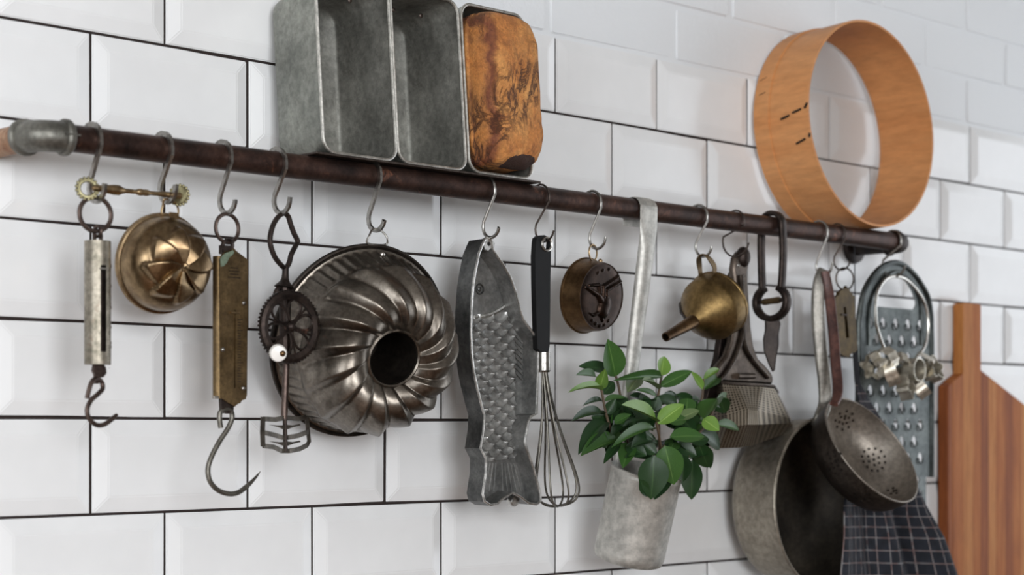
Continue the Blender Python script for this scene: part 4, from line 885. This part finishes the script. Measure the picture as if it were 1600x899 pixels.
obj('spool', lathe([(.0,-.0145),(.0042,-.0145),(.0048,-.011),(.0044,0),(.0048,.011),(.0042,.0145),(0,.0145)],16,frame(rc+V((0,0,.002)),V((0,-1,.06)))), M['brass_plate'] , t)
obj('spool_pin', tube([rc+V((0,.022,.001)),rc+V((0,-.022,.003))],.0028,8), M['iron'], t)
bl=[(1195,497),(1206,492),(1216,496),(1220,506),(1217,522),(1217,540),(1213,560),(1211,578),(1207,582),(1200,568),(1193,548),(1192,530),(1195,516)]
pb=[]
for x,y in bl: p=on_plane(x,y,V((tx-.003,-.0995,0)),V((-.8,-.6,0)).normalized()); pb.append(p+V((0,0,0)))
obj('blade', prism([p for p in pb],V((.009,.007,0))), M['fitting_dark'], t, bevel=.0018)
# ================================================================= SAUCEPAN
pc=P(1287,786,.106); n_=view_normal(1287,786,57,0); MM=frame(pc,n_); Rp=.1225; Hp=.093
t=thing('saucepan','stained grey aluminium saucepan hanging sideways with its dark inside showing','saucepan',tuple(pc))
prof=[(.0001,-Hp),(Rp*.66,-Hp),(Rp*.78,-Hp+.003),(Rp*.88,-Hp+.012),(Rp*.94,-Hp+.028),(Rp*.975,-Hp+.055),(Rp*.985,-.012),(Rp*.985,-.004)]
obj('body', lathe([(p.x,p.y) for p in smooth_path([V((a,b,0)) for a,b in prof],4)],80,MM), M['pan'], t, sharp=50)
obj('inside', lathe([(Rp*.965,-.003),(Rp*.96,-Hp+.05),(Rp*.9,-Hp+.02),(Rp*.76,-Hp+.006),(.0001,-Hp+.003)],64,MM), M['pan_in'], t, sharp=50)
obj('rim', torus(pc+n_*-.002,n_,Rp*.982,.0025,80,8), M['pan'], t)
hp=[P(x,y,d) for x,y,d in ((1288,424,.112),(1281,440,.112),(1278,470,.112),(1279,510,.112),(1283,555,.113),(1288,595,.114),(1289,630,.114),(1282,652,.115),(1277,664,.108))]
sec=rrect(.0190,.0095,.0040,3)
obj('handle', sweep(smooth_path(hp,6),sec,False,V((.75,-.6,0))), M['panhandle'], t, sharp=50)
# ================================================================= STRAINER
pc=P(1362,703,.178); n_=view_normal(1362,703,65,39); MM=frame(pc,n_); Rs=.0885; Hs=.058
t=thing('strainer','round holed metal strainer with a red brown handle before the saucepan','strainer',tuple(pc))
prof=[(Rs,0),(Rs*.975,-Hs*.30),(Rs*.90,-Hs*.62),(Rs*.74,-Hs*.86),(Rs*.5,-Hs*.97),(.0001,-Hs)]
sp=[(p.x,p.y) for p in smooth_path([V((a,b,0)) for a,b in prof],5)]
obj('bowl_outside', lathe([(r*1.0+.0006,h-.0008) for r,h in sp],72,MM), M['strainer_out'], t)
obj('bowl_inside', lathe([(max(.0001,r-.0008),h+.0008) for r,h in sp],72,MM), M['strainer'], t)
obj('rim', torus(pc,n_,Rs,.0015,72,8), M['strainer'], t)
def bowl_pt(a,b,off):
    k=b*(len(sp)-1); i=min(len(sp)-2,int(k)); q=k-i; r=sp[i][0]*(1-q)+sp[i+1][0]*q; h=sp[i][1]*(1-q)+sp[i+1][1]*q
    dr=sp[i+1][0]-sp[i][0]; dh=sp[i+1][1]-sp[i][1]; L_=math.hypot(dr,dh); nr=V((dh/L_,-dr/L_)); 
    nn=V((nr.x*math.cos(a),nr.x*math.sin(a),nr.y))   # inward
    return MM@(V((r*math.cos(a),r*math.sin(a),h))+nn*off), (MM.to_3x3()@nn).normalized()
def find_bowl(px,py,inside_):
    best=None
    for i in range(180):
        for j in range(40):
            p,nn=bowl_pt(i*PI/90,j/39*.999,.001); d=p-CAM
            if (nn.dot(d)<0)!=inside_: continue
            z=d.dot(CF); e=(800+F_PX*d.dot(CR)/z-px)**2+(HOR-F_PX*d.z/z-py)**2
            if best is None or e<best[0]: best=(e,p,nn)
    return best[1],best[2]
def holes(px,py,rings,step,ins):
    g=G(); p0,n0=find_bowl(px,py,ins); s=1 if ins else -1; F4=frame(p0,n0*s)
    for k,cnt in enumerate(rings):
        for i in range(cnt):
            a=2*PI*i/cnt+k*.4; p=F4@V((math.cos(a)*step*k,math.sin(a)*step*k,0)); 
            # settle on the bowl
            q=MM.inverted()@p; an=math.atan2(q.y,q.x); rr=math.hypot(q.x,q.y); bb=min(range(len(sp)),key=lambda w_:(sp[w_][0]-rr)**2+(sp[w_][1]-q.z)**2)/(len(sp)-1)
            pp,nn=bowl_pt(an,min(.999,bb),.0012 if ins else -.0012)
            g.join(lathe([(.0001,.0002),(.0022,.0002),(.0024,-.0008)],9,frame(pp,nn*s)))
    o=obj('holes', g, M['bundt_dark'], t); o['kind']='stuff'
holes(1366,719,(1,6,12),.0090,True); holes(1318,655,(1,6,8),.0075,True); holes(1396,769,(1,5),.0065,True)
holes(1303,722,(1,6,8),.0075,False); holes(1352,772,(1,6,9),.0070,False)
hp=[P(x,y,d) for x,y,d in ((1289,424,.120),(1295,455,.124),(1299,490,.131),(1303,530,.140),(1306,570,.150),(1309,600,.159),(1308,620,.168),(1303,632,.176))]
obj('handle', sweep(smooth_path(hp,5),rrect(.0150,.007,.003,3),False,V((.75,-.6,0)),scale=[.8+.2*min(1,k/8) if k<28 else 1-.03*(k-28) for k in range(36)]), M['redhandle'], t, sharp=50)
# ================================================================= SMALL BRASS SCALE
H=HK[12]; D=-H.y
t=thing('pocket_scale','small brown brass pocket scale on a thin ring beside the grater','scale',tuple(H))
obj('ring', torus(P(1320,436,D),V((-.3,-1,0)),.0158,.0013,30,7), M['wire_dark'], t)
obj('eyelet', ball(P(1321,452,D),.0052,12,7,(1,.5,1)), M['brass_dark'], t)
out=[(1305,466),(1311,461),(1312,456),(1319,451),(1327,452),(1331,459),(1335,463),(1340,546),(1336,551),(1330,553),(1326,559),(1318,556),(1311,551),(1307,540)]
obj('face_plate', prism([P(x,y,D+.004) for x,y in out],V((0,.006,0)),[[P(x,y,D+.004) for x,y in ((1318,480),(1322,480),(1327,528),(1322,529))]]), M['brass_dark'], t)
obj('slot_back', prism([P(x,y,D-.003) for x,y in ((1314,475),(1328,475),(1330,535),(1316,535))],V((0,.001,0))), M['bundt_dark'], t)
obj('pointer', box((-.008,-.0009,-.001),(.006,.0009,.001),frame(P(1320,492,D+.005),V((0,-1,0)))), M['iron'], t)
# ================================================================= GRATER
gd=.088
t=thing('grater','flat galvanised grater with arched top hanging at the end of the rail','grater',tuple(P(1398,420,gd)))
go=[(1340,742),(1340,640),(1341,560),(1341,507),(1346,469),(1354.6,445),(1371.6,422),(1392,411),(1409,413),(1426,426),(1440,445),(1451,467.5),(1455,496),(1456,541),(1456,640),(1456,746)]
gp=[P(x,y,gd) for x,y in go]; gp=gp[:2]+[gp[2]]+smooth_path(gp[3:13],3)+gp[13:]
dh=smooth_path([P(x,y,gd) for x,y in ((1366,476),(1366,462),(1373,446),(1386,434),(1399,431),(1412,437),(1423,452),(1430,470),(1430,478))],3)+[P(1427,484,gd),P(1368,479,gd)]
xs=[p.x for p in gp]; xl,xr=min(xs)+.016,max(xs)-.016
hl=[]
z0=zf(1400,506,gd); k=0
while z0-k*.0255>zf(1400,728,gd):
    nx=5 if k%2==0 else 4
    for i in range(nx):
        x=xl+(xr-xl)*((i+.5)/5 if nx==5 else (i+1)/5); zc=z0-k*.0255; hl.append([V((x+.0062*math.cos(a),-gd,zc+.0085*math.sin(a))) for a in [2*PI*q/10 for q in range(10)]])
    k+=1
obj('panel', prism(gp,V((0,.0012,0)),[dh]+hl), M['grater'], t, sharp=30)
rimp=smooth_path(gp[2:-2],1)
obj('rolled_edge', tube(gp,.0042,9), M['grater'], t)
obj('raised_border', tube([p+V((0,-.0012,0)) for p in smooth_path([P(x,y,gd) for x,y in ((1357,540),(1357,490),(1363,462),(1376,440),(1394,426),(1404,426),(1420,438),(1432,456),(1439,480),(1440,540))],4)],.0028,7), M['grater'], t)
tg_=G()
for h in hl:
    c_=sum(h,V())/len(h); tg_.join(tube([c_+V((.0066*math.cos(a),-.0010-.0022*max(0,-math.sin(a)),.0092*math.sin(a))) for a in [PI*1.0+PI*q/8 for q in range(9)]],.0011,5))
o=obj('raised_teeth', tg_, M['grater'], t); o['kind']='stuff'
lo_=[P(x,y,.070) for x,y in ((1412,860),(1412,735),(1418,724),(1430,720),(1442,724),(1447,735),(1447,860))]
obj('lower_plate', prism(lo_,V((0,.002,0)),[[P(x+5*math.cos(a),y+7*math.sin(a),.070) for a in [2*PI*q/8 for q in range(8)]] for x,y in ((1427,735),(1432,750),(1424,765),(1436,772),(1428,790))]), M['grater'], t)
# ================================================================= CUTTER RING AND BISCUIT CUTTERS
rd=.106
t=thing('cutter_ring','large bright steel wire ring threaded with biscuit cutters in front of the grater','ring',tuple(P(1398,433,rd)))
rp=smooth_path([P(x,y,rd) for x,y in ((1396,432),(1382,438),(1371,456),(1368,480),(1369,505),(1374,525),(1382,545),(1395,560),(1412,568),(1430,562),(1443,545),(1449,525),(1450,500),(1445,475),(1432,453),(1414,436))],4,True)
obj('wire', tube(rp,.0026,9,True), M['steel'], t)
random.seed(11)
specs=[(1366,572,.115,'star'),(1384,562,.122,'round'),(1392,584,.128,'heart'),(1404,570,.110,'round'),(1415,604,.124,'star'),(1428,582,.126,'heart'),(1441,570,.118,'square'),(1456,578,.120,'star'),(1437,606,.118,'round')]
def cutter(px,py,d,shape,rot,group=None):
    c=P(px,py,d); o=[]
    N=28
    for k in range(N):
        a=2*PI*k/N
        if shape=='star': r=.0165*(1+.28*math.cos(5*a))
        elif shape=='heart': r=.0165*(1-.25*math.sin(a)+.2*abs(math.cos(a)))
        elif shape=='square': r=.0145/max(abs(math.cos(a)),abs(math.sin(a)))
        else: r=.0170*(1+.06*math.cos(9*a))
        o.append((r*math.cos(a),r*math.sin(a)))
    inn=[(x*.95,y*.95) for x,y in o]; v=[];f=[]; hh=.0095
    MR=Matrix.Translation(c)@rot
    for lp,z in ((o,-hh),(o,hh),(inn,hh),(inn,-hh)): v+=[MR@V((x,y,z)) for x,y in lp]
    for r_ in range(4):
        for k in range(N): f.append((r_*N+k,r_*N+(k+1)%N,((r_+1)%4)*N+(k+1)%N,((r_+1)%4)*N+k))
    ob=obj('biscuit_cutter',G().add(v,f),M['cutter'],sharp=30,centre=True); return ob
names={'star':'star shaped','round':'crinkled round','heart':'heart shaped','square':'square'}
LABC=['star biscuit cutter at the outer end of the bunch nearest the small scale','round crinkled biscuit cutter high in the bunch beside the ring wire','heart biscuit cutter on the small scale side of the bunch','round biscuit cutter tucked behind the middle of the bunch','star biscuit cutter hanging lowest in the middle of the bunch','heart biscuit cutter in the middle of the bunch','square biscuit cutter high in the bunch towards the cutting board','star biscuit cutter at the outer end nearest the cutting board','round biscuit cutter hanging lowest on the cutting board side']
for i,(px,py,d,s) in enumerate(specs):
    rot=Matrix.Rotation(random.uniform(0,PI),4,'Z')@Matrix.Rotation(random.uniform(.7,1.6),4,'X')@Matrix.Rotation(random.uniform(0,PI),4,'Z')
    o=cutter(px,py,d,s,rot); o['label']=LABC[i]; o['category']='biscuit cutter'; o['group']='biscuit cutters on the steel ring'
# ================================================================= TOWEL
t=thing('tea_towel','dark navy tea towel with a thin pale check hanging behind the strainer','towel',tuple(P(1380,690,.085)))
ks=[(602,1337,1345,.106),(640,1344,1366,.110),(684,1358,1396,.112),(700,1352,1404,.114),(722,1342,1416,.116),(748,1322,1427,.118),(790,1312,1441,.124),(840,1309,1462,.128),(899,1305,1482,.130),(960,1302,1492,.130),(1010,1300,1500,.130)]
ks=[(P(xl_,y_,d_),P(xr_,y_,d_)) for y_,xl_,xr_,d_ in ks]
def towel(u,v):
    k=v*(len(ks)-1); i=min(len(ks)-2,int(k)); q=k-i; L_=ks[i][0].lerp(ks[i+1][0],q); R_=ks[i][1].lerp(ks[i+1][1],q); p=L_.lerp(R_,u)
    am=(.002+.014*max(0,min(1,(v-.45)/.25)))*min(1,v*3); uu=u+.03*math.sin(5*v)
    f=math.sin(2*PI*2.3*uu+.8)*.6+math.sin(2*PI*4.1*uu+2)*.28+(-1.5*math.exp(-((uu-.72)/.05)**2)+1.1*math.exp(-((uu-.86)/.10)**2))*min(1,v*2)
    return p+V((0,-am*f,0))
nu,nv=70,44
o=obj('cloth', grid(towel,nu,nv), M['cloth'], t, sharp=180, uv=[(.1+1.2*(i/(nu-1)-.5)*(.35+.65*min(1,(j/(nv-1))*1.6))+.5, 1.0*j/(nv-1)) for j in range(nv) for i in range(nu)])
sm=o.modifiers.new('thickness','SOLIDIFY'); sm.thickness=.0022; sm.offset=0
obj('hanging_loop', sweep(smooth_path([P(x,y,d) for x,y,d in ((1344,612,.107),(1341,603,.106),(1340,598,.104),(1339,590,.100),(1337,560,.090),(1336,540,.0868))],5),rrect(.009,.004,.0015,2),False,V((1,-.3,0))), M['cord'], t)
obj('hanging_cord', tube([P(1336,543,.0868),P(1336,470,.0866),P(1335,376,.0862)],.0009,6), M['cord'], t)
# ================================================================= CUTTING BOARD, glued from staves
bd,bth=.026,.019
X=lambda px:P(px,500,bd).x
xh0,xh1=X(1505),X(1532.5); zht=zf(1515,474,bd); zh0,zh1=zf(1500,584,bd),zf(1535,579,bd)
xL,zL=X(1481),zf(1481,603,bd); xR,zR=X(1660),zf(1600,630,bd)-(X(1660)-X(1600))*.42
zbot=.9004
t=thing('cutting_board','wooden cutting board of glued staves with a long handle standing against the tiles','cutting board',((xL+xR)/2,-bd,zbot))
cuts=[xL,xL+.016,xh0,(xh0+xh1)/2+.004,xh1]
while cuts[-1]<xR-.02: cuts.append(min(xR,cuts[-1]+random.uniform(.018,.032)))
cuts[-1]=xR
def ztop(x): return zh0+(zL-zh0)*(xh0-x)/(xh0-xL) if x<=xh0 else zh1+(zR-zh1)*(x-xh1)/(xR-xh1)
seq=[1,0,2,0,1,2,0,1,0,2,1,0,2,0]
for i in range(len(cuts)-1):
    a,b=cuts[i],cuts[i+1]; hd=a>=xh0-1e-6 and b<=xh1+1e-6
    tops=[(a,zht-(.004 if abs(a-xh0)<1e-6 else 0)),(a+.004,zht),(b-.004,zht),(b,zht-(.004 if abs(b-xh1)<1e-6 else 0))] if hd else [(a,ztop(a)),(b,ztop(b))]
    pts=[V((a+.00015,-bd,zbot)),V((a+.00015,-bd,tops[0][1]))]+[V((x,-bd,z)) for x,z in tops[1:-1]]+[V((b-.00015,-bd,tops[-1][1])),V((b-.00015,-bd,zbot))]
    obj('stave', prism(pts,V((0,bth,0))), BOARD[seq[i%len(seq)]], t, sharp=30, bevel=.002 if i==0 else 0)
